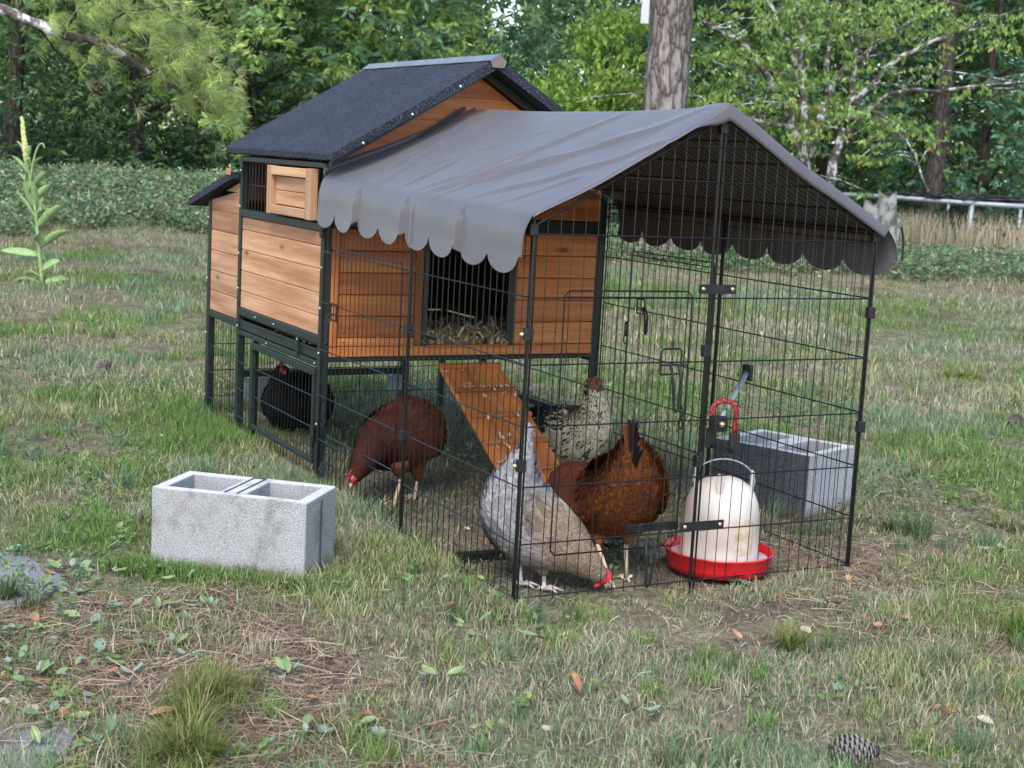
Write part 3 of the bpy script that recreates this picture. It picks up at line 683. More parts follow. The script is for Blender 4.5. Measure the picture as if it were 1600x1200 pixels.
# ================================================================== WATERER, hanger
def waterer():
    c = (1.162, .652, -.012)
    t = thing('poultry_waterer', 'white plastic bell waterer in a red tray standing inside the run', 'waterer', c)
    m = MB(); m.lathe([(.0, .0), (.118, .0), (.126, .004), (.131, .02), (.136, .048), (.1385, .050), (.1385, .053), (.134, .053), (.130, .035), (.124, .014), (.0, .012)], n=56); m.obj('tray', RED, t, True)
    MB().lathe([(.0, -.003), (.124, -.003), (.1265, .0), (.0, .0)], n=40).obj('water', WATER, t, loc=(0, 0, .034))
    prof = [(.100, .030), (.1015, .04), (.098, .048), (.0975, .11), (.0955, .145), (.090, .175), (.080, .200), (.064, .219), (.045, .231), (.022, .238), (0, .240)]
    MB().lathe(prof, n=56).obj('jar', PLAST, t, True)
    # label patch on the jar, slightly proud
    V, F = [], []; a0, a1 = math.radians(-14), math.radians(20)
    for i in range(13):
        for z in (.055, .075, .11, .135, .150):
            a = a0+(a1-a0)*i/12; r = (.0979 if z < .12 else .0968 if z < .14 else .0958); V.append((r*math.cos(a), r*math.sin(a), z))
    for i in range(12):
        for k in range(4): F.append((i*5+k, (i+1)*5+k, (i+1)*5+k+1, i*5+k+1))
    MB().add(V, F).obj('label', LABELM, t, True)
    for ang_ in (-2.1, -.75, 1.1):
        mm = MB(); mm.box((-.009, -.004, 0), (.009, .004, .062), .002, Matrix.Translation((.071*math.cos(ang_), .071*math.sin(ang_), .195)) @ Matrix.Rotation(ang_+math.pi/2, 4, 'Z')); mm.obj('lug', PLAST, t)
    h = MB(); rr = RH/np.linalg.norm(RH)
    h.tube([(rr[0]*.078*math.cos(a), rr[1]*.078*math.cos(a), .225+.058*math.sin(a)) for a in np.linspace(-.15, math.pi+.15, 21)], .0022, 6); h.obj('handle', STEELC, t, True)
    # rod, cord and buckles
    top = np.array([c[0]-.02, c[1]-.005, .375])
    r = thing('support_rod', 'grey metal rod reaching over the waterer from the far wire wall', 'rod', (.80, W, .43)); ro = np.array([.80, W, .43])
    e = top+(top-ro)*.02
    MB().tube([(0, 0, 0), tuple(e-ro)], .0075, 12).obj('tube', STEELC, r, True)
    MB().box((-.02, -.004, -.022), (.02, .008, .022), .002).obj('mounting_plate', BLACKP, r)
    MB().box((-.014, -.02, -.02), (.014, .02, .018), .002, Matrix.Translation(tuple(e-ro+np.array([.004, -.012, -.012])))).obj('end_bracket', BLACKP, r)
    MB().ball(tuple(e-ro+np.array([.022, -.014, -.012])), .008, 8, 6).obj('bolt', BRASS, r, True)
    s = thing('hanging_strap', 'red cord with two black buckles hanging from the rod above the waterer', 'strap', tuple(top)); R3 = np.array([rr[0], rr[1], 0])
    k = top+(ro-top)*.07
    arc = [k-top+R3*(.030*math.cos(a))+np.array([0, 0, .008+.026*math.sin(a)])+np.array([.004, -.002, 0]) for a in np.linspace(0, math.pi, 13)]
    pts = [arc[0]+np.array([0, 0, -.06])+R3*.0, arc[0]+np.array([0, 0, -.03])]+arc+[arc[-1]+np.array([0, 0, -.025]), arc[-1]+np.array([0, 0, -.05])]
    MB().tube(pts, .0075, 8).obj('cord', REDCORD, s, True)
    for q, sgn in ((pts[0], 1), (pts[-1], -1)):
        b = MB().box((-.013, -.006, -.048), (.013, .006, .004), .002, Matrix.Translation(tuple(q)) @ Matrix.Rotation(math.atan2(rr[1], rr[0]), 4, 'Z')); b.obj('buckle', BLACKP, s)
        tip = np.array([0, 0, .300])-np.array([0, 0, top[2]])+R3*.006*sgn; m2 = MB(); m2.tube([q+np.array([0, 0, -.045]), (q+tip)/2+np.array([0, 0, -.02]), tip], .0048, 6); m2.obj('hook', BLACKP, s)
waterer()

# ================================================================== CINDER BLOCKS
def block(label, loc, yaw, Lb, Wb, H, mats, join=True, tilt=0):
    b = thing('cinder_block', label, 'cinder block', loc, 'cinder blocks holding down the run', yaw)
    me, side, top = MB(), 0, 1
    t = .028; xs = [0, t, Lb/2-.032, Lb/2+.032, Lb-t, Lb]; ys = [0, t*.9, Wb-t*.9, Wb]
    holes = [(1, 1), (3, 1)]
    idx = {}
    V = []; F = []; MI = []
    jit = lambda: (random.random()-.5)*.0016
    def vid(i, j, k):
        if (i, j, k) not in idx:
            idx[(i, j, k)] = len(V); V.append((xs[i]+jit(), ys[j]+jit(), (0, H)[k]+jit()))
        return idx[(i, j, k)]
    def q(a, b_, c, d, m): F.append((a, b_, c, d)); MI.append(m)
    for i in range(5):
        for j in range(3):
            if (i, j) in holes:
                q(vid(i, j, 0), vid(i, j, 1), vid(i+1, j, 1), vid(i+1, j, 0), 3); q(vid(i+1, j+1, 0), vid(i+1, j+1, 1), vid(i, j+1, 1), vid(i, j+1, 0), 3)
                q(vid(i, j+1, 0), vid(i, j+1, 1), vid(i, j, 1), vid(i, j, 0), 3); q(vid(i+1, j, 0), vid(i+1, j, 1), vid(i+1, j+1, 1), vid(i+1, j+1, 0), 3)
            else:
                q(vid(i, j, 1), vid(i+1, j, 1), vid(i+1, j+1, 1), vid(i, j+1, 1), 1); q(vid(i, j+1, 0), vid(i+1, j+1, 0), vid(i+1, j, 0), vid(i, j, 0), 0)
    for i in range(5):
        q(vid(i, 0, 0), vid(i+1, 0, 0), vid(i+1, 0, 1), vid(i, 0, 1), 2); q(vid(i+1, 3, 0), vid(i, 3, 0), vid(i, 3, 1), vid(i+1, 3, 1), 0)
    for j in range(3):
        q(vid(0, j+1, 0), vid(0, j, 0), vid(0, j, 1), vid(0, j+1, 1), 0); q(vid(5, j, 0), vid(5, j+1, 0), vid(5, j+1, 1), vid(5, j, 1), 0)
    me.v = V; me.f = F; me.mi = MI
    o = me.obj('block_body', mats, b)
    bv = o.modifiers.new('b', 'BEVEL'); bv.width = .004; bv.segments = 2; bv.limit_method = 'ANGLE'; bv.angle_limit = .6
    # sawn joint across the web, mortar groove on the end face
    g = MB(); g.box((Lb/2-.016, .012, H+.0012), (Lb/2-.013, Wb-.012, H+.003), .0005); g.box((Lb/2+.014, .012, H+.0012), (Lb/2+.017, Wb-.012, H+.003), .0005); g.box((Lb/2-.013, Wb-.016, H+.0012), (Lb/2+.014, Wb-.012, H+.003), .0005)
    g.box((Lb+.0012, Wb*.46, .0), (Lb+.0025, Wb*.49, H-.012), .0004)
    if join: g.obj('dark_joint', CONCDARK, b)
    b.rotation_euler = (tilt, 0, yaw)
    return b
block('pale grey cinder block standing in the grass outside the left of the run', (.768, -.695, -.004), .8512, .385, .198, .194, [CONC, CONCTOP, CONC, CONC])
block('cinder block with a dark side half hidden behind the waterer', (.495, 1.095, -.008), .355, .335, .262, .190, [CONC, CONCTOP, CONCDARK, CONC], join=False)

# ================================================================== HENS
def catmull(P, n):
    P = np.array(P, float); P = np.vstack([2*P[0]-P[1], P, 2*P[-1]-P[-2]]); m = len(P)-3; out = []
    for q in np.linspace(0, m-1e-6, n):
        i = int(q); t = q-i; a, b, c, d_ = P[i:i+4]
        out.append(.5*((2*b)+(-a+c)*t+(2*a-5*b+4*c-d_)*t*t+(-a+3*b-3*c+d_)*t**3))
    return np.array(out)
def surv(st):
    out = []
    for px, py, d, rv, rw in st:
        k = FPX/d; p = at(px, py, d); out.append([*p, rv/k, rw/k])
    return np.array(out)
def lens_faces(n): 
    b = np.arange(n)[:, None]*6
    return np.concatenate([b+np.array([0, 1, 2, 5]), b+np.array([5, 2, 3, 4])])
def hen(label, st, colf, legs, comb=(.5, .02, .02), shank=(.62, .42, .22), beakdir=None, nf=12000, tailf=None, seed=5, flen=.021, gloss=.65, combs=1.0, headpts=None):
    g = np.random.default_rng(seed)
    S = surv(st); foot = at(*legs[0][-1]); org = np.array([foot[0], foot[1], 0.])
    h = thing('hen', label, 'hen', tuple(org))
    R_ = catmull(S, 56); C = R_[:, :3]; rv = np.maximum(R_[:, 3], .003); rw = np.maximum(R_[:, 4], .003)
    T_ = np.gradient(C, axis=0); T_ /= np.linalg.norm(T_, axis=1)[:, None]
    hd = S[-2, :3]-S[0, :3]; hd[2] = 0; hd /= np.linalg.norm(hd); side = np.cross(hd, (0, 0, 1.))
    Sd = side-T_*(T_@side)[:, None]; Sd /= np.linalg.norm(Sd, axis=1)[:, None]; Up = np.cross(Sd, T_)
    ns = 28; A = np.arange(ns)*2*np.pi/ns; qs = np.linspace(0, 1, len(C))
    def radii(q, a):   # bulge of the folded wing on both sides
        wing = np.exp(-((q-.46)/.17)**2)*np.exp(-((np.abs(np.cos(a))-1)/.35)**2)*(np.sin(a) > -.5)
        th = np.exp(-((q-.42)/.14)**2)*(np.clip(-np.sin(a)-.2, 0, 1))
        return 1+.12*wing+.10*th+.022*np.sin(q*21+3*np.cos(a))+.018*np.sin(q*37+5*a)
    M_ = radii(qs[:, None], A[None])
    V = C[:, None]+(np.cos(A)[None, :, None]*Sd[:, None]*rw[:, None, None]+np.sin(A)[None, :, None]*Up[:, None]*rv[:, None, None])*M_[..., None]
    n = len(C); V = V.reshape(-1, 3); i, j = np.meshgrid(np.arange(n-1), np.arange(ns), indexing='ij')
    F = np.stack([i*ns+j, i*ns+(j+1) % ns, (i+1)*ns+(j+1) % ns, (i+1)*ns+j], -1).reshape(-1, 4)
    V = np.vstack([V, C[0], C[-1]]); c0, c1 = n*ns, n*ns+1
    F = np.vstack([F, [[c0, (k+1) % ns, k, k] for k in range(ns)], [[c1, (n-1)*ns+k, (n-1)*ns+(k+1) % ns, (n-1)*ns+(k+1) % ns] for k in range(ns)]])
    QQ = np.concatenate([np.repeat(qs, ns), [0, 1]]); AA = np.concatenate([np.tile(A, n), [0, 0]])
    col = colf(QQ, AA, g, True)
    me = bpy.data.meshes.new('body'); me.from_pydata((V-org).tolist(), [], [tuple(dict.fromkeys(f)) for f in F.tolist()]); me.materials.append(SKINM)
    a_ = me.color_attributes.new('Col', 'FLOAT_COLOR', 'POINT'); cc = np.ones((len(V), 4), np.float32); cc[:, :3] = col; a_.data.foreach_set('color', cc.ravel())
    me.polygons.foreach_set('use_smooth', [True]*len(me.polygons)); link(bpy.data.objects.new('body', me), h)
    # plumage
    w_ = (rv+rw)*np.linalg.norm(np.gradient(C, axis=0), axis=1); w_ = w_/w_.sum()
    ii = g.choice(n, nf, p=w_); q = np.clip(qs[ii]+g.random(nf)/n, 0, .97); a = g.random(nf)*2*np.pi
    fi = q*(n-1); i0 = fi.astype(int); fr = (fi-i0)[:, None]; i1 = np.minimum(i0+1, n-1)
    ce = C[i0]*(1-fr)+C[i1]*fr; sd = Sd[i0]; up = Up[i0]; tt = T_[i0]; m_ = radii(q, a)[:, None]
    rvv = (rv[i0]*(1-fr[:, 0])+rv[i1]*fr[:, 0])[:, None]; rww = (rw[i0]*(1-fr[:, 0])+rw[i1]*fr[:, 0])[:, None]
    off = (np.cos(a)[:, None]*sd*rww+np.sin(a)[:, None]*up*rvv)*m_; p = ce+off
    nn = np.cos(a)[:, None]*sd/rww+np.sin(a)[:, None]*up/rvv; nn /= np.linalg.norm(nn, axis=1)[:, None]
    # surface tangent pointing to the tail (follow taper)
    drv = np.gradient(rv)/np.linalg.norm(np.gradient(C, axis=0), axis=1); drw = np.gradient(rw)/np.linalg.norm(np.gradient(C, axis=0), axis=1)
    tg = -(tt+np.cos(a)[:, None]*sd*drw[i0][:, None]+np.sin(a)[:, None]*up*drv[i0][:, None]); tg /= np.linalg.norm(tg, axis=1)[:, None]
    tg = tg+g.normal(0, .16, (nf, 3))-np.array([0, 0, .12]); tg -= nn*(tg*nn).sum(1)[:, None]; tg /= np.linalg.norm(tg, axis=1)[:, None]
    sz = np.minimum(1, .35+rvv[:, 0]/.045)*flen*(.7+.6*g.random(nf)); wingz = (np.abs(q-.42) < .16)&(np.abs(np.cos(a)) > .55)&(np.sin(a) > -.45)
    sz = np.where(wingz, sz*1.5, sz*1.1); wd = sz*np.where(wingz, .15, .18); bt = np.cross(nn, tg)
    up_ = nn*(.0008+.0018*g.random(nf)+.005*(g.random(nf) < .16)*(q < .5))[:, None]; B = lambda l, w2, li: p+tg*(sz*l)[:, None]+bt*(wd*w2)[:, None]+nn*.0008+up_*li
    Vf = np.stack([B(0, -.5, .2), B(0, .5, .2), B(.6, 1, .8), B(.93, .55, 1), B(.93, -.55, 1), B(.6, -1, .8)], 1).reshape(-1, 3)
    cf = colf(q, a, g, False)*(.68+.6*g.random(nf)**1.3)[:, None]; cf = np.repeat(cf, 6, 0)
    k6 = np.tile([1.1, 1.1, 1.0, .82, .82, 1.0], nf)[:, None]; cf = cf*k6
    Ff = lens_faces(nf)
    if tailf:
        for (rp, tp, wpx, c_) in tailf:
            a0 = at(*rp); a1 = at(*tp); wv = np.cross(a1-a0, FH_3); wv = wv/np.linalg.norm(wv)*wpx/FPX*rp[2]; bow = np.array([0, 0, .006])
            b = len(Vf); Vf = np.vstack([Vf, a0-wv*.4, a0+wv*.4, (a0+a1)/2+wv+bow, a1*.94+a0*.06+wv*.6, a1*.94+a0*.06-wv*.6, (a0+a1)/2-wv+bow])
            Ff = np.vstack([Ff, [[b, b+1, b+2, b+5], [b+5, b+2, b+3, b+4]]]); cf = np.vstack([cf, np.tile(np.array(c_)*(.8+.4*g.random()), (6, 1))])
    o = np_obj('plumage', Vf-org, Ff, FEATHER, cf, h); o['kind'] = 'stuff'
    # legs
    shm = noisy('shank', tuple(.7*v for v in shank), shank, 90, .6, .3)
    for lg in legs:
        P = [at(*a) for a in lg]; hip, knee, ft = P[0], P[1], P[-1]; ft = np.array([ft[0], ft[1], float(gh(ft[0], ft[1]))+.008])
        m = MB(); m.tube([hip-org, (hip*.45+knee*.55)-org, knee-org, (knee*.5+ft*.5)-org, ft-org+np.array([0, 0, .004])], [.013, .010, .0058, .0050, .0055], 8)
        fw = hd*1.0
        for an, ln in ((0, .046), (.55, .036), (-.55, .036), (math.pi, .018)):
            dx = np.array([fw[0]*math.cos(an)-fw[1]*math.sin(an), fw[0]*math.sin(an)+fw[1]*math.cos(an), 0])
            b = ft-org; m.tube([b, b+dx*ln*.5+np.array([0, 0, .005]), b+dx*ln-np.array([0, 0, .002])], [.0052, .0042, .0022], 6)
        m.obj('leg', shm, h, True)
        th = MB(); th.tube([hip-org, (hip*.6+knee*.4)-org, (hip*.25+knee*.75)-org, knee-org], [.034, .028, .015, .006], 12)
        to = th.obj('thigh', SKINM, h, True); a2 = to.data.color_attributes.new('Col', 'FLOAT_COLOR', 'POINT')
        cth = colf(np.full(len(to.data.vertices), .4), np.full(len(to.data.vertices), -1.4), g, True); c4 = np.ones((len(cth), 4), np.float32); c4[:, :3] = cth; a2.data.foreach_set('color', c4.ravel())
    # head parts
    hc = C[-2]; hr = S[-1, 3]*1.0; bd = (at(*beakdir)-hc) if beakdir is not None else T_[-1]; bl = np.linalg.norm(bd); bd = bd/bl
    fm = noisy('comb skin', tuple(.6*v for v in comb), comb, 120, .5, .3)
    hup = np.cross(side-bd*(side@bd), bd); hup /= np.linalg.norm(hup); hup = hup if (hup@Up[-1]) > 0 else -hup
    hs = np.cross(bd, hup); face = MB(); face.ball((0, 0, 0), (1, 1, 1), 14, 9)
    Mx = np.stack([bd*.017, hs*.0125, hup*.0135]); face.v = [tuple(np.array(v)@Mx+hc+bd*.006-org) for v in face.v]; face.obj('face', fm, h, True)
    bk = MB(); b0 = hc+bd*.016-org; bk.tube([b0, b0+bd*.010+hup*.001, b0+bd*.020-hup*.004], [.0062, .0045, .0008], 8); bk.obj('beak', noisy('beak horn', (.25, .17, .08), (.5, .36, .18), 50, .5, 0), h, True)
    cb = MB(); pr = []
    for k in range(9): x = -.014+.034*k/8; pr.append(hc+bd*x+hup*(.0125+combs*(.006+.012*math.sin(math.pi*(k+.5)/9)*(1 if k % 2 else .6))))
    base = [hc+bd*.018+hup*.008, hc-bd*.012+hup*.009]
    cb.prism([p_-hs*.002-org for p_ in pr+base], hs*.004); cb.obj('comb', fm, h)
    for sg in (-1, 1):
        MB().ball(tuple(hc+bd*.008+hs*sg*.012+hup*.003-org), .0034, 8, 6).obj('eye', noisy('amber eye', (.25, .09, .01), (.02, .01, .005), 300, .15, 0), h, True)
        wt = MB(); wt.ball((0, 0, 0), 1, 8, 6); Mw = np.stack([bd*.006, hs*.0025, hup*.010*max(combs, .5)]); wt.v = [tuple(np.array(v)@Mw+hc+bd*.014+hs*sg*.005-hup*.016-org) for v in wt.v]; wt.obj('wattle', fm, h, True)
    return h, hc, hs, hup, bd, org
FH_3 = np.array([FH[0], FH[1], 0])
mixv = lambda a, b, t: np.array(a)[None]*(1-t[:, None])+np.array(b)[None]*t[:, None]
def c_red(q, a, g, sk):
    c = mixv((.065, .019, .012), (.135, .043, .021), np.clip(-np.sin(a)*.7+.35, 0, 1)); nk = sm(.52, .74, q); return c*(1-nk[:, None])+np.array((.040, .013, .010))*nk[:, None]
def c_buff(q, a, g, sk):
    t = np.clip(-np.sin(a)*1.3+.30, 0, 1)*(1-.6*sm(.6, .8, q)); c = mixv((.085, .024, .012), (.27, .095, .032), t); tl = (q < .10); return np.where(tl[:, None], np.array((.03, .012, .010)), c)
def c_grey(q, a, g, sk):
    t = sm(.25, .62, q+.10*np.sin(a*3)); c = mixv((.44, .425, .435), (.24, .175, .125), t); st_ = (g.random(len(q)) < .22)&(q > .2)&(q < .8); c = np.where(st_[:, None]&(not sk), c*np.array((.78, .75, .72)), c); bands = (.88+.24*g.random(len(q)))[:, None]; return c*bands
def c_white(q, a, g, sk):
    n_ = g.random(len(q)); sn = np.sin(a); c = np.tile(np.array((.80, .66, .43)), (len(q), 1))
    pr = np.where(q < .30, .93, np.where(q < .55, .12+.55*np.clip(sn+.1, 0, 1), 0))+np.where((q > .60)&(q < .93), .46*np.clip(sn+1.25, 0, 1), 0)+.04
    dark = n_ < pr
    if sk: c = np.where((q < .3)[:, None], c*.08, c*.7); dark = np.zeros(len(q), bool)
    c = np.where(dark[:, None], np.array((.045, .042, .038)), c); c = np.where((q > .93)[:, None], np.array((.22, .12, .08)), c)
    return np.where((q < .18)[:, None], np.array((.018, .020, .020)), c)
def c_black(q, a, g, sk): return np.tile(np.array((.012, .012, .014)), (len(q), 1))
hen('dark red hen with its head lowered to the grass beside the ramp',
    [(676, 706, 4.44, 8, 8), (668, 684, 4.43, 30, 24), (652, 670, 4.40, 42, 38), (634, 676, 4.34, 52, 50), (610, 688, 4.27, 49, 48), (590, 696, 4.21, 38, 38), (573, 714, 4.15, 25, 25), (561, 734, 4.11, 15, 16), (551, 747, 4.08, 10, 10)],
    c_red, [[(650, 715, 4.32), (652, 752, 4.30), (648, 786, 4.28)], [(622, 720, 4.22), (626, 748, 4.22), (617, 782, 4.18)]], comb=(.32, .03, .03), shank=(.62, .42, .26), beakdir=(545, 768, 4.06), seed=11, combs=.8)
r_ = hen('pale grey hen pecking the ground at the front corner of the run',
    [(827, 668, 3.49, 4, 5), (822, 702, 3.49, 9, 7), (810, 745, 3.49, 29, 22), (806, 785, 3.49, 50, 46), (826, 815, 3.49, 60, 52), (856, 836, 3.49, 58, 50), (886, 856, 3.49, 44, 44), (910, 874, 3.49, 30, 31), (928, 890, 3.49, 19, 19), (940, 903, 3.49, 12, 12)],
    c_grey, [[(818, 850, 3.49), (812, 884, 3.49), (814, 914, 3.47)], [(846, 868, 3.49), (850, 900, 3.49), (850, 928, 3.45)]], comb=(.55, .02, .03), shank=(.55, .48, .44), beakdir=(952, 926, 3.48), seed=12, nf=14000, combs=1.0,
    tailf=[((815, 735, 3.49), (828, 662, 3.49), 5, (.5, .47, .45)), ((820, 735, 3.49), (832, 672, 3.49), 5, (.42, .40, .40)), ((808, 735, 3.49), (822, 680, 3.49), 5, (.55, .53, .54)), ((812, 740, 3.49), (826, 666, 3.49), 5, (.55, .50, .46))])
hd_ = r_; MB().ball(tuple(hd_[1]-hd_[4]*.010-hd_[2]*0-hd_[5]), (.008, .013, .008), 8, 6).obj('earlobe', noisy('white earlobe', (.6, .6, .66), (.75, .75, .8), 60, .5, 0), hd_[0], True)
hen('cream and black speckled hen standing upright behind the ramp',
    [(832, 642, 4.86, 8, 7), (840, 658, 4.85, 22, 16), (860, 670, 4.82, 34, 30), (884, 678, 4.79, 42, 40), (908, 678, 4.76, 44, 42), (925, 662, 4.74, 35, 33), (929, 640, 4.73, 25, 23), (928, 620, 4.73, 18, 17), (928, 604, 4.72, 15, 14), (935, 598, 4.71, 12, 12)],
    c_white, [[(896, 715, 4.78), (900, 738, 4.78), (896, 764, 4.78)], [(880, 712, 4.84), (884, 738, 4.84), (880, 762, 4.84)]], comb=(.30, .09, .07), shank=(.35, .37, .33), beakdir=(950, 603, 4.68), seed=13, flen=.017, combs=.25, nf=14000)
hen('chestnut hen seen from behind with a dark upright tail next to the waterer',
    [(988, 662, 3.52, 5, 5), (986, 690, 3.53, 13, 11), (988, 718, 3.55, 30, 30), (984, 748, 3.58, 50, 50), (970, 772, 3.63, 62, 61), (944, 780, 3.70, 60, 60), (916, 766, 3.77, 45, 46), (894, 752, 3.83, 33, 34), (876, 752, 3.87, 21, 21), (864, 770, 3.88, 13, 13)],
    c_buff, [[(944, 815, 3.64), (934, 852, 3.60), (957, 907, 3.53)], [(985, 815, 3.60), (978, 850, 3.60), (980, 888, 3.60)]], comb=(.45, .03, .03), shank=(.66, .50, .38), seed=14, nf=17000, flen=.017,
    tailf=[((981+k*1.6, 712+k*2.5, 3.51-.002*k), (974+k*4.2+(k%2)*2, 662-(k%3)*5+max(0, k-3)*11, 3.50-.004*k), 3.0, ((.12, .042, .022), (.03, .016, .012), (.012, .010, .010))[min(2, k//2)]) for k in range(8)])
hen('black hen under the coop behind the lower wire door',
    [(496, 618, 5.45, 8, 8), (488, 626, 5.42, 30, 28), (474, 628, 5.36, 42, 42), (458, 628, 5.28, 46, 44), (446, 618, 5.22, 38, 36), (440, 600, 5.19, 24, 22), (440, 584, 5.18, 15, 14), (441, 578, 5.17, 11, 11)],
    c_black, [[(460, 658, 5.26), (460, 676, 5.26), (458, 696, 5.25)], [(476, 658, 5.34), (478, 676, 5.34), (476, 692, 5.34)]], comb=(.35, .01, .02), shank=(.08, .08, .08), beakdir=(452, 588, 5.12), seed=15, combs=1.6)

# ================================================================== PLANTS
def leaf_mesh(P, D, Nn, ln, wd, col, fold=.15):
    """lens shaped leaves: P base, D direction, Nn normal, sizes; 2 quads folded along the midrib"""
    n = len(P); D = D/np.linalg.norm(D, axis=1)[:, None]; S = np.cross(D, Nn); S /= np.linalg.norm(S, axis=1)[:, None]+1e-9; U = np.cross(S, D)
    L_ = ln[:, None]; W_ = wd[:, None]
    V = np.stack([P, P+D*L_*.45+S*W_*.5+U*W_*fold, P+D*L_-U*L_*.12, P+D*L_*.45-S*W_*.5+U*W_*fold], 1).reshape(-1, 3)
    b = np.arange(n)[:, None]*4; F = np.concatenate([b+np.array([0, 1, 2]), b+np.array([0, 2, 3])])
    return V, F, np.repeat(col, 4, 0)
def unit(g, n):
    v = g.normal(0, 1, (n, 3)); return v/np.linalg.norm(v, axis=1)[:, None]
def rosettes(g, C, per, ln, asp, cols, droop=.3, spread=.02, cvar=.25, out=None):
    """C (m,3) twig tips, `per` leaves round each"""
    m = len(C); n = m*per; B = np.repeat(C, per, 0)+g.normal(0, spread, (n, 3)); D = unit(g, n); D[:, 2] = D[:, 2]*.6-droop
    Nn = unit(g, n)*.9+np.array([0, 0, .7])-FH_3*.25; l = ln*(.6+.7*g.random(n)); ci = g.integers(0, len(cols), m); c = np.array(cols)[ci]*(1-cvar+2*cvar*g.random(m))[:, None]
    c = np.repeat(c, per, 0)*(.8+.4*g.random(n))[:, None]
    return leaf_mesh(B, D, Nn, l, l*asp, c)
def crown_points(g, R, z0, z1, nclump, tips, rc, shell=.28, flat=.7):
    th = g.random(nclump)*2*np.pi; rr = R*np.maximum(g.random(nclump)**shell, .15); zc = z0+(z1-z0)*g.random(nclump); env = np.sqrt(np.clip(1-((zc-(z0+z1)/2)/((z1-z0)/2*1.08))**2, 0.1, 1))
    C = np.stack([rr*env*np.cos(th), rr*env*np.sin(th), zc], 1)
    T_ = np.repeat(C, tips, 0)+unit(g, nclump*tips)*(rc*g.random(nclump*tips)**.4)[:, None]*np.array([1, 1, flat])
    return C, T_
crowns = {}
def make_crown(key, seed, R, z0, z1, ncl, tips, rc, per, ln, asp, cols, droop=.3, cvar=.3, flat=.7):
    g = np.random.default_rng(seed); C, T_ = crown_points(g, R, z0, z1, ncl, tips, rc, flat=flat)
    V, F, c = rosettes(g, T_, per, ln, asp, cols, droop, cvar=cvar); crowns[key] = (np_mesh('crown', V, F, LEAF, c), C)
OAK = [(0.246, 0.393, 0.108), (0.334, 0.484, 0.128), (0.194, 0.318, 0.108), (0.474, 0.59, 0.189), (0.246, 0.393, 0.203)]
DRK = [(0.075, 0.14, 0.05), (0.109, 0.186, 0.063), (0.089, 0.169, 0.083), (0.177, 0.256, 0.083)]
BLU = [(0.16, 0.348, 0.203), (0.203, 0.406, 0.239), (0.123, 0.275, 0.16)]
make_crown('oak', 21, 2.3, .7, 6.6, 120, 16, .55, 9, .125, .38, OAK)
make_crown('oak2', 22, 1.9, 1.1, 6.2, 110, 15, .5, 9, .12, .36, OAK+BLU)
make_crown('dark', 23, 2.4, .25, 6.4, 150, 15, .6, 9, .10, .34, DRK)
make_crown('blue', 24, 1.8, .6, 5.6, 100, 15, .5, 9, .11, .42, BLU+DRK[2:])
make_crown('tall', 25, 2.6, 3.6, 8.6, 90, 14, .6, 8, .13, .4, DRK+OAK[:2])
def tree(kind, d, px, label, trunk=.10, mat=DARKBARK, group=None, name='broadleaf_tree', scale=1.0, rot=None, nb=9, H=None):
    p = at(px, 300, d); z = float(gh(p[0], p[1])); g = np.random.default_rng(int(px*7+d*13) % 9999+1)
    t = thing(name, label, 'tree', (p[0], p[1], z-.05), group, g.random()*6.28 if rot is None else rot); t.scale = (scale, scale, scale)
    me, C = crowns[kind]; H = H or C[:, 2].max()
    m = MB(); zs = np.linspace(0, H*.95, 9); wx = np.cumsum(g.normal(0, .05, 9)); wy = np.cumsum(g.normal(0, .05, 9)); wx -= wx[0]; wy -= wy[0]
    m.tube(np.stack([wx, wy, zs], 1), trunk*(1.25-.95*np.linspace(0, 1, 9)**.8), 12); m.obj('trunk', mat, t, True)
    for k in g.choice(len(C), min(nb, len(C)), replace=False):
        c = C[k]; zb = max(.3, c[2]-.35*np.hypot(c[0], c[1])-.2); i = min(int(zb/H*9/.95), 8); a0 = np.array([wx[i], wy[i], zb]); mid = (a0+c)/2+np.array([0, 0, .12])+g.normal(0, .06, 3)
        MB().tube([a0, mid, c], [trunk*.35, trunk*.22, trunk*.07], 5).obj('limb', mat, t, True)
    o = bpy.data.objects.new('crown', me); o['kind'] = 'stuff'; link(o, t); return t
G1 = 'trees standing along the far edge of the lawn'
tree('dark', 18.0, 20, 'dark leafy tree at the left edge of the photo behind the mullein', .11, scale=.95, group=G1)
tree('dark', 18.6, 210, 'dark bushy tree behind the left bank, directly below the pine branch', .10, scale=.9, rot=1, group=G1)
tree('oak', 19.0, 385, 'bright green oak left of the coop roof', .10, rot=2.2, group=G1)
tree('oak2', 19.6, 545, 'green oak rising above the left half of the coop roof ridge', .09, rot=.5, group=G1)
tree('oak', 21.0, 600, 'yellowish green tree directly behind the roof ridge cap', .10, rot=4.0, scale=.85, group=G1)
tree('blue', 22.5, 800, 'bluish green tree behind the gap between roof ridge and pine trunk', .08, rot=1, scale=.52, group=G1)
tree('blue', 21.0, 925, 'dense tree just left of the thick pine trunk', .08, rot=3, scale=.68, group=G1)
tree('oak2', 22.0, 1140, 'tree between the pine trunk and the lichened tree', .09, rot=5, group=G1)
tree('dark', 23.0, 1065, 'dark tree behind the thick pine trunk', .10, rot=5.5, scale=.85, group=G1)
tree('dark', 24.0, 1290, 'dark tree behind the lichened many-stemmed tree', .10, rot=.3, group=G1)
tree('blue', 21.5, 1525, 'blue green tree above the right end of the pipe rail', .07, rot=2, group=G1)
tree('dark', 25.0, 1440, 'dark tree standing behind the reddish conifer trunk', .10, rot=3.3, group=G1)
tree('dark', 23.5, 1660, 'dark tree at the right edge of the photo', .10, rot=1.3, group=G1)
REDBARK = bark('reddish bark', (.02, .014, .012), (.055, .042, .036), (.10, .078, .066), 14, 4)
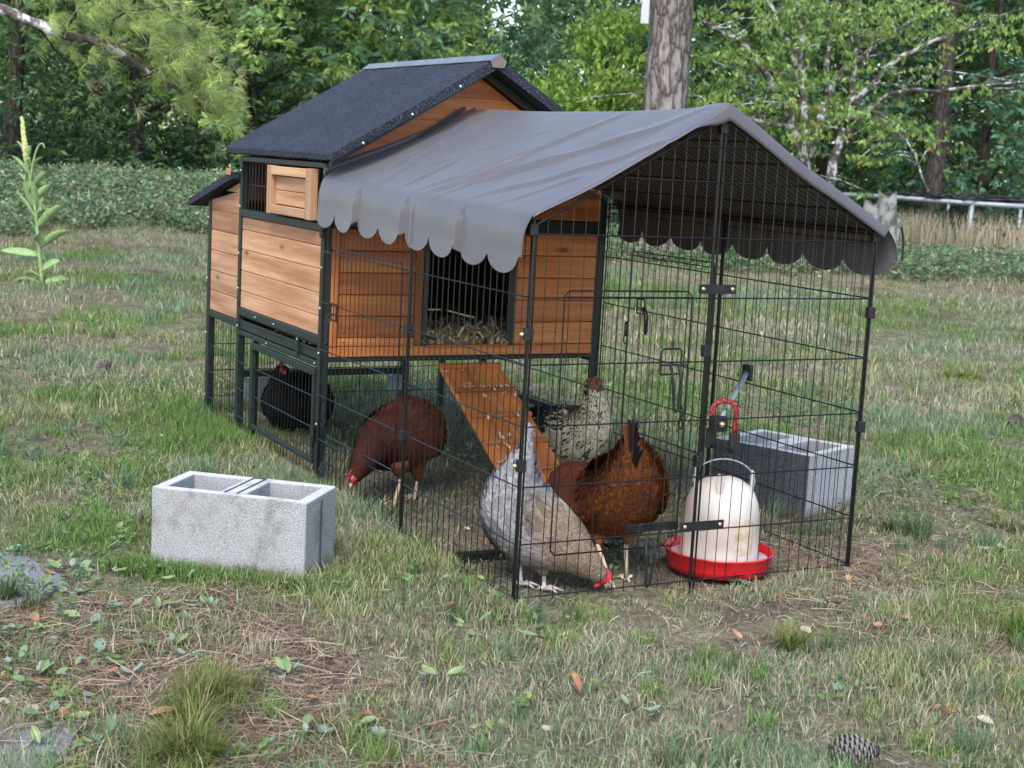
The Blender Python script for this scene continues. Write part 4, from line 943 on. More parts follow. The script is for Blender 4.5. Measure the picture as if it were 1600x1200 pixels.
tree('tall', 20.5, 1452, 'straight reddish conifer trunk rising behind the pipe rail', .12, REDBARK, name='conifer', group='bare trunks behind the pipe rail')
tree('tall', 27.0, 1415, 'second darker trunk just left of the reddish conifer', .16, DARKBARK, name='conifer', group='bare trunks behind the pipe rail')
for px, w_ in ((1494, 'leftmost'), (1512, 'middle'), (1536, 'rightmost')): tree('tall', 28+px*.001, px, w_+' of the three thin dark sapling trunks behind the pipe rail', .05, DARKBARK, name='sapling', group='thin saplings behind the rail', nb=3)
for px, d_, lb in ((120, 22.5, 'dark thicket tree deep in the shade left of the pine branch tip'), (300, 22, 'dark tree in the shade just left of the coop roof'), (470, 24, 'dark tree behind the bright oak left of the roof'), (520, 27, 'dark tree in the second row behind the roof ridge'), (-60, 21, 'dark tree at the far left beyond the edge of the photo')):
    tree('dark', d_, px, lb, .10, rot=px*.1, group=G1)
# far wood closing the view
g = np.random.default_rng(31); n = 22000; lv = (g.random(n)-.5)*46; dv = 30+g.random(n)*14; X_ = CAM[0]+dv*FH[0]+lv*RH[0]; Y_ = CAM[1]+dv*FH[1]+lv*RH[1]
gap = np.exp(-((lv/dv+.016)/.022)**2)+.7*np.exp(-((lv/dv-.23)/.02)**2); top = 9-5.6*gap; Z_ = gh(X_, Y_)+.1+g.random(n)**.85*top; keep = g.random(n) > .8*gap*(Z_ > 2.6)
C = np.stack([X_, Y_, Z_], 1)[keep]
V, F, c = rosettes(g, C, 9, .26, .5, [(.18, .32, .13), (.13, .25, .11), (.28, .44, .16), (.38, .54, .2)], .3, .22)
o = np_obj('woodland', V, F, LEAF, c); o['kind'] = 'stuff'; tag(o, 'dense green woodland closing the view behind the trees', 'woodland')
# undergrowth at the wood edge, shade under the trees put into darker leaf colours
g = np.random.default_rng(32); n = 5200; lv = (g.random(n)-.5)*24; dv = 17.2+g.random(n)*6; X_ = CAM[0]+dv*FH[0]+lv*RH[0]; Y_ = CAM[1]+dv*FH[1]+lv*RH[1]
hh = (.35+.9*fnoise(X_, Y_, .7))*np.where(lv > 3.2, .6, 1); Z_ = gh(X_, Y_)+g.random(n)*hh
V, F, c = rosettes(g, np.stack([X_, Y_, Z_], 1), 8, .085, .4, [(.035, .075, .033), (.05, .10, .04), (.04, .09, .05)], .1, .10)
o = np_obj('undergrowth', V, F, LEAF, c); o['kind'] = 'stuff'; tag(o, 'green brush with shade-darkened leaves growing under the trees behind the lawn', 'brush')
# ground cover banks
def cover(name, label, lv0, lv1, d0, d1, n, seed, ln=.05):
    g = np.random.default_rng(seed); lv = lv0+(lv1-lv0)*g.random(n); dv = d0+(d1-d0)*g.random(n); X_ = CAM[0]+dv*FH[0]+lv*RH[0]; Y_ = CAM[1]+dv*FH[1]+lv*RH[1]
    e = fnoise(X_, Y_, .9); keep = (dv > d0+.9*e)&(g.random(n) < .35+1.1*fnoise(X_+9, Y_, 1.7)); X_, Y_, e = X_[keep], Y_[keep], e[keep]; Z_ = gh(X_, Y_)+.01+g.random(len(X_))*(.03+.22*fnoise(X_, Y_, 2.3)**1.5)
    V, F, c = rosettes(g, np.stack([X_, Y_, Z_], 1), 6, ln, .48, [(.16, .26, .12), (.21, .32, .14), (.12, .21, .11), (.34, .42, .24), (.20, .17, .11)], -.35, .03)
    o = np_obj(name, V, F, LEAF, c); o['kind'] = 'stuff'; tag(o, label, 'ground cover')
cover('ground_cover', 'small leaved green ground cover over the bank on the left', -7.5, -1.2, 12.9, 17.4, 17000, 41)
cover('ground_cover', 'green ivy like ground cover behind the run and towards the rail on the right', -1.2, 8.0, 13.1, 16.2, 14000, 42)
# pine with the thick trunk, and the box on it
def big_pine():
    p = at(1037, 200, 14.0); z = float(gh(p[0], p[1])); t = thing('pine_tree', 'thick pine trunk with plated grey bark and a white box fixed to it', 'tree', (p[0], p[1], z-.05))
    m = MB(); zs = np.linspace(0, 9, 60); r = .205+.05*np.exp(-zs*1.5)-.010*zs; ns = 40; V = []
    for i, zz_ in enumerate(zs):
        for k in range(ns):
            a = 2*math.pi*k/ns; rr = r[i]*(1+.035*math.sin(5*a+zz_*1.1)+.03*math.sin(13*a+zz_*3)+.018*random.random()); V.append((rr*math.cos(a)+.008*zz_*0, rr*math.sin(a), zz_))
    m.add(V, [(i*ns+k, i*ns+(k+1) % ns, (i+1)*ns+(k+1) % ns, (i+1)*ns+k) for i in range(59) for k in range(ns)]); m.obj('trunk', PINEBARK, t, True)
    o = bpy.data.objects.new('crown', crowns['tall'][0]); o['kind'] = 'stuff'; link(o, t); o.location = (0, 0, 2.2)
    # wren-house sized camera box
    c = at(1009, 2, 13.78); b = thing('wildlife_camera', 'white camera box with a small round lens on the side of the pine trunk', 'camera', tuple(c))
    wh = noisy('white casing', (.42, .44, .42), (.5, .52, .5), 30, .5, .05); Rz = Matrix.Rotation(YAW-math.pi/2, 4, 'Z')
    MB().box((-.036, -.03, -.20), (.036, .03, .12), .006, Rz).obj('casing', wh, b)
    MB().ball((-RH[0]*.062-FH[0]*.01, -RH[1]*.062-FH[1]*.01, .0), (.035, .035, .035), 14, 10).obj('head', wh, b, True)
    MB().ball((-RH[0]*.066-FH[0]*.038, -RH[1]*.066-FH[1]*.038, .0), (.016, .016, .016), 12, 8).obj('lens', BLACKP, b, True)
big_pine()
# lichened many-stemmed tree with lime leaves
def lime_tree():
    d = 15.6; p = at(1270, 330, d); z = float(gh(p[0], p[1])); t = thing('dogwood_tree', 'many stemmed tree with white lichened bark and lime green drooping leaves', 'tree', (p[0], p[1], z-.05)); org = np.array([p[0], p[1], z-.05])
    g = np.random.default_rng(51)
    stems = [([(1272, 372, 0), (1262, 310, 0), (1256, 230, 0), (1255, 120, .1), (1248, -40, .2)], 17, 6), ([(1262, 290, 0), (1236, 190, -.1), (1200, 118, -.3), (1150, 62, -.5), (1100, 36, -.7)], 11, 3),
        ([(1276, 372, 0), (1296, 290, 0), (1310, 220, .1), (1330, 165, .2), (1335, 100, .3), (1345, -20, .5)], 13, 4), ([(1264, 250, 0), (1300, 135, .2), (1350, 84, .4), (1400, 48, .6), (1480, 2, .8)], 10, 3),
        ([(1328, 172, .2), (1380, 112, .1), (1440, 72, 0), (1540, 36, -.2)], 7, 3), ([(1318, 196, .1), (1400, 146, -.2), (1480, 141, -.4), (1590, 128, -.6)], 6, 2),
        ([(1304, 235, .1), (1350, 175, -.1), (1395, 190, -.3), (1425, 235, -.4), (1450, 300, -.5)], 5, 2), ([(1256, 150, .1), (1230, 60, .3), (1190, -20, .4)], 7, 3), ([(1290, 150, .1), (1296, 60, -.1), (1290, -30, -.2)], 6, 3), ([(1240, 200, -.1), (1170, 185, -.5), (1090, 150, -.8)], 5, 2)]
    pts = []
    for st, r0, r1 in stems:
        P = np.array([at(x, y, d+dd)-org for x, y, dd in st]); P = catmull(P, 14); r = np.linspace(r0, r1, 14)/FPX*d*.75; MB().tube(P+g.normal(0, .008, P.shape), r, 8).obj('stem', LICHEN, t, True); pts += list(P[5:])
    pts = np.array(pts)
    tw = MB()
    cl = []
    for _ in range(120):
        b = pts[g.integers(len(pts))]; o = g.normal(0, 1, 3)*np.array([.45, .45, .16])+np.array([0, 0, .10]); c = b+o; cl.append(c)
        if _ < 120: tw.tube([b, (b+c)/2+np.array([0, 0, .04]), c], [.008, .006, .003], 4, False)
    for x, y in ((1130, 130), (1100, 80), (1160, 165), (1200, 30), (1240, 80), (1300, 20), (1350, 15), (1400, 22), (1500, 30), (1560, 60), (1180, 200), (1110, 165), (1250, 195), (1290, 165), (1380, 190), (1330, 180), (1410, 200), (1230, 130), (1440, 10), (1120, 25), (1160, 90), (1270, 50), (1330, 50)):
        for _ in range(6): cl.append(at(x+g.normal(0, 22), y+g.normal(0, 9), d+g.normal(0, .5))-org)
    tw.obj('twig', LICHEN, t)['kind'] = 'stuff'
    cl = np.array(cl); T_ = np.repeat(cl, 5, 0)+g.normal(0, 1, (len(cl)*5, 3))*np.array([.13, .13, .035])
    n = len(T_)*6; B = np.repeat(T_, 6, 0)+g.normal(0, .03, (n, 3))*np.array([1, 1, .4]); D = unit(g, n)*.75; D[:, 2] = -.35-.7*g.random(n); l = .064*(.6+.7*g.random(n))
    col = np.array([(.25, .38, .09), (.20, .32, .08), (.34, .46, .12), (.14, .25, .07), (.40, .38, .11)])[np.repeat(g.choice(5, len(T_), p=[.34, .28, .16, .17, .05]), 6)]*(.8+.4*g.random(n))[:, None]
    V, F, c = leaf_mesh(B, D, unit(g, n)+FH_3*-.3, l, l*.5, col); o = np_obj('crown', V, F, LEAF, c, t); o['kind'] = 'stuff'
lime_tree()
def lime_bush():
    g = np.random.default_rng(52); d = 16.5; p = at(940, 330, d); z = float(gh(p[0], p[1])); org = np.array([p[0], p[1], z-.03])
    t = thing('young_tree', 'small light green tree just left of the thick pine trunk', 'tree', tuple(org)); cl = []
    P = np.array([at(x, y, d)-org for x, y in ((940, 395), (944, 300), (935, 200), (950, 90), (965, -20))]); MB().tube(catmull(P, 12), np.linspace(.04, .012, 12), 8).obj('trunk', DARKBARK, t, True)
    for x, y, s in ((960, 40, 40), (975, 25, 30), (930, 60, 20), (940, 110, 30), (980, 100, 22), (960, 150, 40), (900, 165, 30), (930, 150, 30), (985, 140, 20), (880, 130, 30), (850, 155, 25), (800, 150, 25)):
        for _ in range(12): cl.append(at(x+g.normal(0, s*.7), y+g.normal(0, 8), d+g.normal(0, .4))-org)
    T_ = np.repeat(np.array(cl), 5, 0)+g.normal(0, .08, (len(cl)*5, 3)); n = len(T_)*6; B = np.repeat(T_, 6, 0)+g.normal(0, .03, (n, 3)); D = unit(g, n)*.8; D[:, 2] = -.3-.7*g.random(n); l = .085*(.6+.6*g.random(n))
    col = np.array([(.24, .38, .06), (.19, .32, .05), (.32, .44, .08), (.14, .25, .05)])[g.integers(0, 4, n)]
    V, F, c = leaf_mesh(B, D, unit(g, n), l, l*.5, col); o = np_obj('crown', V, F, LEAF, c, t); o['kind'] = 'stuff'
lime_bush()
# pine whose limb reaches in from the left
def pine_branch():
    g = np.random.default_rng(61); d = 9.0; b = at(-420, 300, d); z = float(gh(b[0], b[1])); org = np.array([b[0], b[1], z-.05])
    t = thing('pine_tree', 'pine with a grey barked limb and lime green needles reaching in at the top left', 'tree', tuple(org))
    MB().tube([(0, 0, 0), (.02, .01, 1.5), (.05, 0, 3.5), (0, 0, 6)], [.2, .17, .14, .08], 16).obj('trunk', PINEBARK, t, True)
    def limb(pp, r0, r1, mat=LICHEN):
        P = catmull(np.array([at(x, y, d+dd)-org for x, y, dd in pp]), 6*len(pp)); P += g.normal(0, .004, P.shape); MB().tube(P, np.linspace(r0, r1, len(P)), 8).obj('limb', mat, t, True); return P
    main = limb([(-420, -150, 0), (-200, -70, 0), (-60, -8, 0), (0, 14, 0), (50, 34, 0), (105, 56, 0), (155, 66, 0), (200, 92, .05), (245, 120, .1), (285, 142, .1), (335, 178, .15), (372, 205, .2)], .042, .008)
    subs = [limb([(155, 66, 0), (172, 55, -.1), (175, 35, -.2), (205, 18, -.3), (260, 10, -.4)], .012, .004, DARKBARK), limb([(165, 66, 0), (205, 78, .2), (240, 100, .3), (262, 120, .3)], .010, .004, DARKBARK), limb([(58, 42, 0), (90, 80, .1), (130, 100, .2), (165, 140, .2)], .008, .003, DARKBARK),
            limb([(180, 70, 0), (225, 55, .2), (270, 60, .4), (320, 90, .5)], .010, .003, DARKBARK), limb([(225, 108, .1), (270, 112, .0), (310, 130, 0), (350, 160, 0)], .009, .003, DARKBARK), limb([(100, 54, 0), (120, 20, -.2), (160, -20, -.3)], .010, .004, DARKBARK), limb([(245, 120, 0), (300, 60, .1), (330, 20, .2)], .008, .003, DARKBARK), limb([(20, 20, 0), (60, -10, .2), (120, -30, .3)], .01, .004, DARKBARK)]
    C = []
    allp = np.vstack(subs+[main[len(main)*2//3:]])
    for _ in range(420): C.append(allp[g.integers(len(allp))]+g.normal(0, .085, 3)+np.array([0, 0, .03]))
    for x, y, s, k in ((250, 45, 30, 40), (290, 90, 25, 40), (330, 125, 22, 34), (352, 155, 16, 26), (200, 25, 30, 30), (120, 12, 35, 34), (300, 150, 15, 10), (340, 180, 14, 12), (240, 5, 40, 26), (90, 0, 30, 16), (312, 60, 14, 12)):
        for _ in range(k): C.append(at(x+g.normal(0, s), y+g.normal(0, s*.55), d+g.normal(0, .25))-org)
    C = np.array(C); wx_ = C@np.array([RH[0], RH[1], 0]); lim_ = (at(235, 90, 9.0)-org)@np.array([RH[0], RH[1], 0]); C = C[(wx_ > lim_)|(g.random(len(C)) < .45)]; per = 30; n = len(C)*per; B = np.repeat(C, per, 0); ax = np.repeat(unit(g, len(C))*.5+np.array([RH[0], RH[1], .1])*.7, per, 0); D = unit(g, n)*.85+ax; D[:, 2] -= .12; D /= np.linalg.norm(D, axis=1)[:, None]
    l = (.085*(.7+.5*g.random(n)))[:, None]; S = np.cross(D, unit(g, n)); S /= np.linalg.norm(S, axis=1)[:, None]; S *= .0013
    V = np.stack([B-S, B+S, B+D*l*.6+S-np.array([0, 0, .003]), B+D*l*.6-S-np.array([0, 0, .003]), B+D*l-np.array([0, 0, .010])], 1).reshape(-1, 3); b5 = np.arange(n)[:, None]*5
    F = np.concatenate([b5+np.array([0, 1, 2]), b5+np.array([0, 2, 3]), b5+np.array([3, 2, 4])]); cc = np.array([(.38, .50, .13), (.48, .60, .17), (.28, .40, .12), (.56, .64, .24), (.34, .35, .18)])[g.integers(0, 5, len(C))]
    col = np.repeat(cc*(.5+.75*g.random(len(C)))[:, None], per*5, 0); o = np_obj('crown', V, F, LEAF, col, t); o['kind'] = 'stuff'
pine_branch()
# mullein
def mullein():
    g = np.random.default_rng(71); b = np.array([-6.125, .332, 0.]); b[2] = float(gh(b[0], b[1])); d = float((b[0]-CAM[0])*FH[0]+(b[1]-CAM[1])*FH[1]); t = thing('mullein_plant', 'tall mullein with big pale green leaves and a yellow flower spike on the lawn', 'plant', tuple(b))
    P = catmull(np.array([at(x, y, d)-b for x, y in ((66, 446), (60, 380), (54, 320), (44, 262), (38, 220), (34, 182))]), 30); gm = noisy('mullein green', (.19, .31, .11), (.32, .45, .19), 20, .8, .2); ym = noisy('mullein spike', (.45, .48, .18), (.80, .78, .40), 60, .9, .8, .01)
    MB().tube(P[:22], np.linspace(.012, .007, 22), 8).obj('stem', gm, t, True)
    sp = MB(); sp.tube(P[19:], np.concatenate([np.linspace(.012, .017, 4), np.linspace(.017, .007, 7)]), 9)
    for k in range(260):
        q = g.random(); c = P[19+min(int(q*10), 9)]; a = g.random()*6.28; r = .017*(1-.5*q); sp.ball(tuple(c+np.array([r*math.cos(a), r*math.sin(a), g.normal(0, .012)])), .0055, 5, 4)
    sp.obj('flower_spike', ym, t, True)
    cs = catmull(np.array([at(x, y, d-.05)-b for x, y in ((46, 300), (50, 262), (58, 232), (66, 224), (70, 232))]), 12); MB().tube(cs, .006, 6).obj('side_spike', gm, t, True)
    def leaf(i, ang, ln, wd, lift, curl):
        c = P[i]; D0 = np.array([math.cos(ang), math.sin(ang), 0]); S = np.array([-math.sin(ang), math.cos(ang), 0]); m = 7; V = []; tw_ = g.choice([-1, 1])*(.5+.6*g.random()); S = S*math.cos(tw_)+np.array([0, 0, 1])*math.sin(tw_)*math.cos(lift)-D0*math.sin(tw_)*math.sin(lift)
        for k in range(m+1):
            q = k/m; w_ = wd*math.sin(math.pi*min(1, q*.93+.07))**.7; cen = c+D0*ln*q*math.cos(lift)+np.array([0, 0, ln*(q*math.sin(lift)-curl*q*q)])
            for s_ in (-1, 0, 1): V.append(cen+S*w_*s_*.5+np.array([0, 0, abs(s_)*w_*.18]))
        F = [(k*3+j, k*3+j+1, k*3+j+4, k*3+j+3) for k in range(m) for j in (0, 1)]
        o = MB().add(V, F).obj('leaf', gm, t, True); md = o.modifiers.new('t', 'SOLIDIFY'); md.thickness = .002
    rgt = math.atan2(RH[1], RH[0])
    for i, sd_, ln, wd, lf, cu in ((0, .2, .20, .075, .5, .25), (0, 3.2, .22, .08, .35, .3), (1, 2.6, .20, .07, .25, .2), (2, -.2, .17, .06, .7, .2), (4, 3.3, .26, .06, .15, .05), (5, .3, .26, .07, .75, .2), (6, 5.0, .18, .07, .5, .2), (8, .1, .27, .07, .85, .15), (9, 3.0, .24, .085, .9, .1), (10, 1.6, .2, .07, .9, .2), (11, 4.6, .24, .085, 1.2, .1), (12, .3, .20, .06, .95, .2), (13, 3.1, .2, .06, 1.0, .1), (14, .6, .18, .055, 1.0, .2), (15, 4.4, .2, .06, 1.2, .1), (16, 3.4, .19, .05, .9, .1), (17, .3, .15, .045, .9, .2), (18, 2.4, .15, .04, 1.0, .1), (19, 5.4, .13, .035, 1.0, .1), (20, 3.2, .12, .03, 1.0, .1), (7, 2.0, .18, .07, .8, .2)):
        leaf(i, rgt+sd_+g.normal(0, .15), ln, wd, lf, cu)
mullein()

# ================================================================== GRASS
def blades(x, y, h, wd, lean, col, z=None, seed=1):
    g = np.random.default_rng(seed); n = len(x); z = gh(x, y) if z is None else z; th = g.random(n)*2*np.pi; le = lean*(.3+.9*g.random(n)); ph = g.random(n)*2*np.pi
    Dx, Dy = np.cos(ph), np.sin(ph); P = np.stack([x, y, z-.004], 1); S = np.stack([np.cos(th), np.sin(th), np.zeros(n)], 1)*(wd/2)[:, None]
    h1 = (h*.55)[:, None]; hh = h[:, None]; D = np.stack([Dx, Dy, np.zeros(n)], 1); l_ = le[:, None]; up = np.array([0, 0, 1.])
    m1 = P+up*h1*np.cos(l_*.5)+D*h1*np.sin(l_*.5); tip = m1+up*(hh-h1)*np.cos(l_*1.5)+D*(hh-h1)*np.sin(l_*1.5)
    tip[:, 2] = np.maximum(tip[:, 2], z+.004)
    V = np.stack([P-S, P+S, m1+S*.8, m1-S*.8, tip], 1).reshape(-1, 3); b = np.arange(n)[:, None]*5; F = np.concatenate([b+np.array([0, 1, 2]), b+np.array([0, 2, 3]), b+np.array([3, 2, 4])])
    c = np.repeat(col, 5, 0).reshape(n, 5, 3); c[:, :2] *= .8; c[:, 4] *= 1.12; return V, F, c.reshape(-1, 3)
GC = np.array([(.115, .205, .052), (.165, .275, .07), (.135, .225, .115), (.21, .29, .155), (.34, .30, .18), (.48, .43, .29), (.22, .165, .10), (.085, .14, .045)])
def grass_color(g, x, y):
    n = len(x); a = fnoise(x, y, .8); b = fnoise(x+40, y-13, 2.2); dry = sm(.40, .60, a*.55+b*.45+g.normal(0, .06, n)); blue = fnoise(x-20, y+8, 1.1) > .53
    pick = g.random(n); ix = np.where(pick < dry*.62, np.where(g.random(n) < .45, 4, np.where(g.random(n) < .62, 5, 6)), np.where(blue, np.where(g.random(n) < .6, 2, 3), np.where(g.random(n) < .5, 0, np.where(g.random(n) < .7, 1, 7))))
    return GC[ix]*(.72+.56*g.random(n))[:, None]
def fan(g, n, d0, d1, half=.40):
    dv = np.sqrt(d0**2+(d1**2-d0**2)*g.random(n)); lv = (g.random(n)*2-1)*dv*half; return CAM[0]+dv*FH[0]+lv*RH[0], CAM[1]+dv*FH[1]+lv*RH[1], dv
BL = [(.768, -.695, .8512, .385, .198), (.495, 1.095, .355, .335, .262)]
def free(x, y, pad=.004):
    k = np.ones(len(x), bool)
    for bx, by, ya, lb, wb_ in BL:
        u = (x-bx)*math.cos(ya)+(y-by)*math.sin(ya); v = -(x-bx)*math.sin(ya)+(y-by)*math.cos(ya); k &= ~((u > -pad)&(u < lb+pad)&(v > -pad)&(v < wb_+pad))
    k &= (x-1.158)**2+(y-.640)**2 > .137**2
    return k
parts = []
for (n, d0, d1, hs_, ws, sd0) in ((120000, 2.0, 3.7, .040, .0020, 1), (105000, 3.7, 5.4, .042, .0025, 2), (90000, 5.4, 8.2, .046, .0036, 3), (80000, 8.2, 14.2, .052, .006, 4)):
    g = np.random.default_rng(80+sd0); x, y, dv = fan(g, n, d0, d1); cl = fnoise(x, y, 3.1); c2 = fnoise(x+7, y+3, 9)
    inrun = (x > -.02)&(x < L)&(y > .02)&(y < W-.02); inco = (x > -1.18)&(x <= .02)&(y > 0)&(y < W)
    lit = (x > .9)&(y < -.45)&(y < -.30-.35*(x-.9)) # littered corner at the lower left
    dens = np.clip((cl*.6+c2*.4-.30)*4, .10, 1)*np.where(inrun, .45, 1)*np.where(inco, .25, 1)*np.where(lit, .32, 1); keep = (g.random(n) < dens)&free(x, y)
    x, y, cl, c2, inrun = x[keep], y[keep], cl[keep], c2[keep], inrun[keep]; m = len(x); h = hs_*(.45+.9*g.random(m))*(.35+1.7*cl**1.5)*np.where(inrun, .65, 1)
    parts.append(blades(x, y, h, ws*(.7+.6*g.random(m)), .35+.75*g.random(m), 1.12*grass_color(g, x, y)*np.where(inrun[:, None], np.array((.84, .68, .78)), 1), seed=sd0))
g = np.random.default_rng(88); nc = 420; cx, cy, dv = fan(g, nc, 2.1, 8.0); k = free(cx, cy, .03)&~((cx > -1.25)&(cx < L+.03)&(cy > -.03)&(cy < W+.03)); cx, cy = cx[k], cy[k]; nb_ = 48; nc = len(cx)
th = g.random(nc*nb_)*6.283; rr_ = .030*np.sqrt(g.random(nc*nb_)); x = np.repeat(cx, nb_)+rr_*np.cos(th); y = np.repeat(cy, nb_)+rr_*np.sin(th); hh_ = np.repeat(.035+.05*g.random(nc), nb_)*(.5+.7*g.random(nc*nb_)); cc_ = np.repeat(GC[g.choice([0, 1, 2, 3, 4, 5, 7], nc, p=[.2, .2, .2, .13, .1, .1, .07])], nb_, 0)*(.7+.6*g.random(nc*nb_))[:, None]
parts.append(blades(x, y, hh_, .0018+.0008*g.random(nc*nb_), .3+.8*g.random(nc*nb_), cc_, seed=89))
# taller fringe along the left wall of the run and round the blocks
g = np.random.default_rng(90); n = 9000; q = g.random(n); x = -1.3+2.75*q; y = -.035-.16*np.abs(g.normal(0, .6, n)); 
x2 = .768+.40*g.random(2200)*math.cos(.85); x2 = .76+g.random(2600)*.30; y2 = -.72+(x2-.76)*1.14-.02-.05*np.abs(g.normal(0, 1, 2600)); x = np.concatenate([x, x2+.02]); y = np.concatenate([y, y2]); k = free(x, y); x, y = x[k], y[k]; m = len(x)
parts.append(blades(x, y, .030+.035*g.random(m)*(.3+fnoise(x, y, 5)), .0018+.001*g.random(m), .3+.7*g.random(m), grass_color(g, x, y), seed=9))
def join(parts):
    o = 0; Vs, Fs, Cs = [], [], []
    for V, F, c in parts: Vs.append(V); Fs.append(F+o); Cs.append(c); o += len(V)
    return np.vstack(Vs), np.vstack(Fs), np.vstack(Cs)
V, F, c = join(parts); o = np_obj('grass', V, F, GRASSM, c); o['kind'] = 'stuff'; tag(o, 'patchy green and straw coloured lawn grass', 'grass')
# dead thatch and fallen pine needles
g = np.random.default_rng(91); x, y, dv = fan(g, 62000, 2.0, 8.5); k = free(x, y)&(g.random(len(x)) < (1.2-dv/9)); x, y = x[k], y[k]; m = len(x)
V, F, c = strips(m, np.stack([x, y, gh(x, y)+.003+.010*g.random(m)], 1), .034, .0007, [(.27, .23, .165), (.20, .16, .115), (.38, .35, .28), (.13, .095, .07), (.25, .24, .21), (.13, .15, .08)], .5, .35, 92)
o = np_obj('thatch', V, F, STRAWM, c); o['kind'] = 'stuff'; tag(o, 'dry dead grass lying flat between the green blades', 'thatch')
g = np.random.default_rng(93); n = 5200; x = 1.0+g.random(n)*1.2; y = -1.25+g.random(n)*.75; x = np.concatenate([x, g.normal(1.55, .25, 1500), g.normal(.4, .35, 1500)]); y = np.concatenate([y, g.normal(.95, .2, 1500), g.normal(1.75, .2, 1500)]); k = free(x, y); x, y = x[k], y[k]; m = len(x)
V, F, c = strips(m, np.stack([x, y, gh(x, y)+.006+.008*g.random(m)], 1), .10, .0007, [(.24, .15, .10), (.33, .23, .16), (.19, .11, .075), (.40, .32, .24)], .25, .12, 94)
o = np_obj('pine_needles', V, F, STRAWM, c); o['kind'] = 'stuff'; tag(o, 'reddish brown fallen pine needles on bare patches of ground', 'pine needles')
# tiny clover like weeds between the blades
g = np.random.default_rng(95); x, y, dv = fan(g, 5200, 2.0, 6.5); k = free(x, y)&(fnoise(x+5, y+2, 1.9)+.4*fnoise(x, y, 7) > .74); x, y = x[k], y[k]; m = len(x)
V, F, c = rosettes(g, np.stack([x, y, gh(x, y)+.012+.012*g.random(m)], 1), 6, .017, .55, [(.13, .21, .07), (.17, .27, .09), (.15, .22, .13), (.22, .30, .10)], -.3, .012)
o = np_obj('clover', V, F, LEAF, c); o['kind'] = 'stuff'; tag(o, 'small clover like weeds growing low among the lawn grass', 'weeds')
# tussocks
def tussock(px, py, label, n, hgt, spr, cols, seed, lean=(.25, .9), wd=.0022):
    g = np.random.default_rng(seed); v = _f + _r*(px-800)/FPX - _u*(py-600)/FPX; t = -CAM[2]/v[2]; p = CAM+v*t; z = float(gh(p[0], p[1])); a = g.random(n)*2*np.pi; ns_ = 9; sc_x, sc_y = g.normal(0, spr*.55, ns_), g.normal(0, spr*.55, ns_); ks = g.integers(0, ns_, n); r = spr*.30*np.sqrt(g.random(n)); x = sc_x[ks]+r*np.cos(a); y = sc_y[ks]+r*np.sin(a); a = a+g.normal(0, .6, n)
    th = a+g.normal(0, .5, n); h = hgt*(.45+.6*g.random(n))*(.6+.6*g.random(ns_))[ks]; le = lean[0]+(lean[1]-lean[0])*g.random(n); D = np.stack([np.cos(th), np.sin(th), np.zeros(n)], 1); S = np.stack([-np.sin(th), np.cos(th), np.zeros(n)], 1)*wd/2; up = np.array([0, 0, 1.])
    P = [np.stack([x, y, np.full(n, -.005)], 1)]
    for k in range(3): aa = (le*(.4+.65*k))[:, None]; P.append(P[-1]+(up*np.cos(aa)+D*np.sin(aa))*(h/3)[:, None])
    V = np.stack([P[0]-S, P[0]+S, P[1]-S, P[1]+S, P[2]-S*.8, P[2]+S*.8, P[3]-S*.15, P[3]+S*.15], 1).reshape(-1, 3); b = np.arange(n)[:, None]*8; F = np.concatenate([b+np.array([2*k, 2*k+1, 2*k+3, 2*k+2]) for k in range(3)])
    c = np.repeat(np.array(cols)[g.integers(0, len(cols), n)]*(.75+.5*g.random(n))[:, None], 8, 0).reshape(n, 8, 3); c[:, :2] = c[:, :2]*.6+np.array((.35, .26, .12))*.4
    o = np_obj('grass_tussock', V, F, GRASSM, c.reshape(-1, 3)); o.location = (p[0], p[1], z); tag(o, label, 'grass tuft', 'taller tufts of grass on the lawn')
TG = [(.10, .15, .03), (.13, .18, .035), (.17, .20, .05), (.26, .24, .09)]; TB = [(.09, .14, .05), (.12, .17, .07), (.10, .15, .08)]; TD = [(.34, .30, .17), (.22, .22, .09), (.14, .17, .06)]
tussock(345, 1105, 'largest olive tussock of fine grass below the left cinder block', 1500, .10, .085, TG+TD[:1], 1, (.2, 1.25), .0015)
tussock(300, 1190, 'olive tussock at the bottom edge of the photo left of centre', 800, .11, .055, TG+TD[:1], 2, (.4, 1.2), .0018)
tussock(330, 1195, 'upright green tuft beside the olive tussock at the bottom edge', 160, .08, .012, TG, 3, (.1, .5), .002)
tussock(14, 940, 'dark green tuft at the left edge beside the upper flagstone', 190, .075, .02, TB, 4, (.15, .8), .0024)
tussock(412, 905, 'thick green grass growing against the foot of the left cinder block', 420, .05, .05, TB, 5, (.2, .9), .002)
tussock(1590, 1000, 'broad bladed green tuft at the right edge of the photo', 90, .12, .03, TG[:2], 6, (.3, 1.0), .0036)
tussock(1430, 835, 'bright green tuft to the right of the run beyond its corner', 480, .075, .06, TB, 7, (.3, 1.0), .0022)
tussock(1590, 830, 'straw coloured tuft at the right edge beyond the run', 420, .085, .05, TD, 8, (.4, 1.1), .0018)
tussock(1440, 745, 'dry pale tuft behind the second cinder block', 300, .08, .06, TD, 9, (.3, 1.0), .003)
tussock(1230, 1010, 'fine leaning tuft of green grass in front of the waterer', 300, .085, .03, TG, 10, (.6, 1.2), .0016)
tussock(1475, 1045, 'sparse blue green tuft in the lower right of the lawn', 240, .085, .04, TB+TD[1:2], 11, (.4, 1.1), .0016)
tussock(720, 900, 'straw and green grass fringe at the foot of the left run panel', 420, .05, .09, TG+TD, 12, (.2, .9), .0018)
tussock(1500, 590, 'yellow green tuft far out on the lawn to the right', 200, .08, .07, [(.20, .24, .05)], 13, (.3, 1), .005)
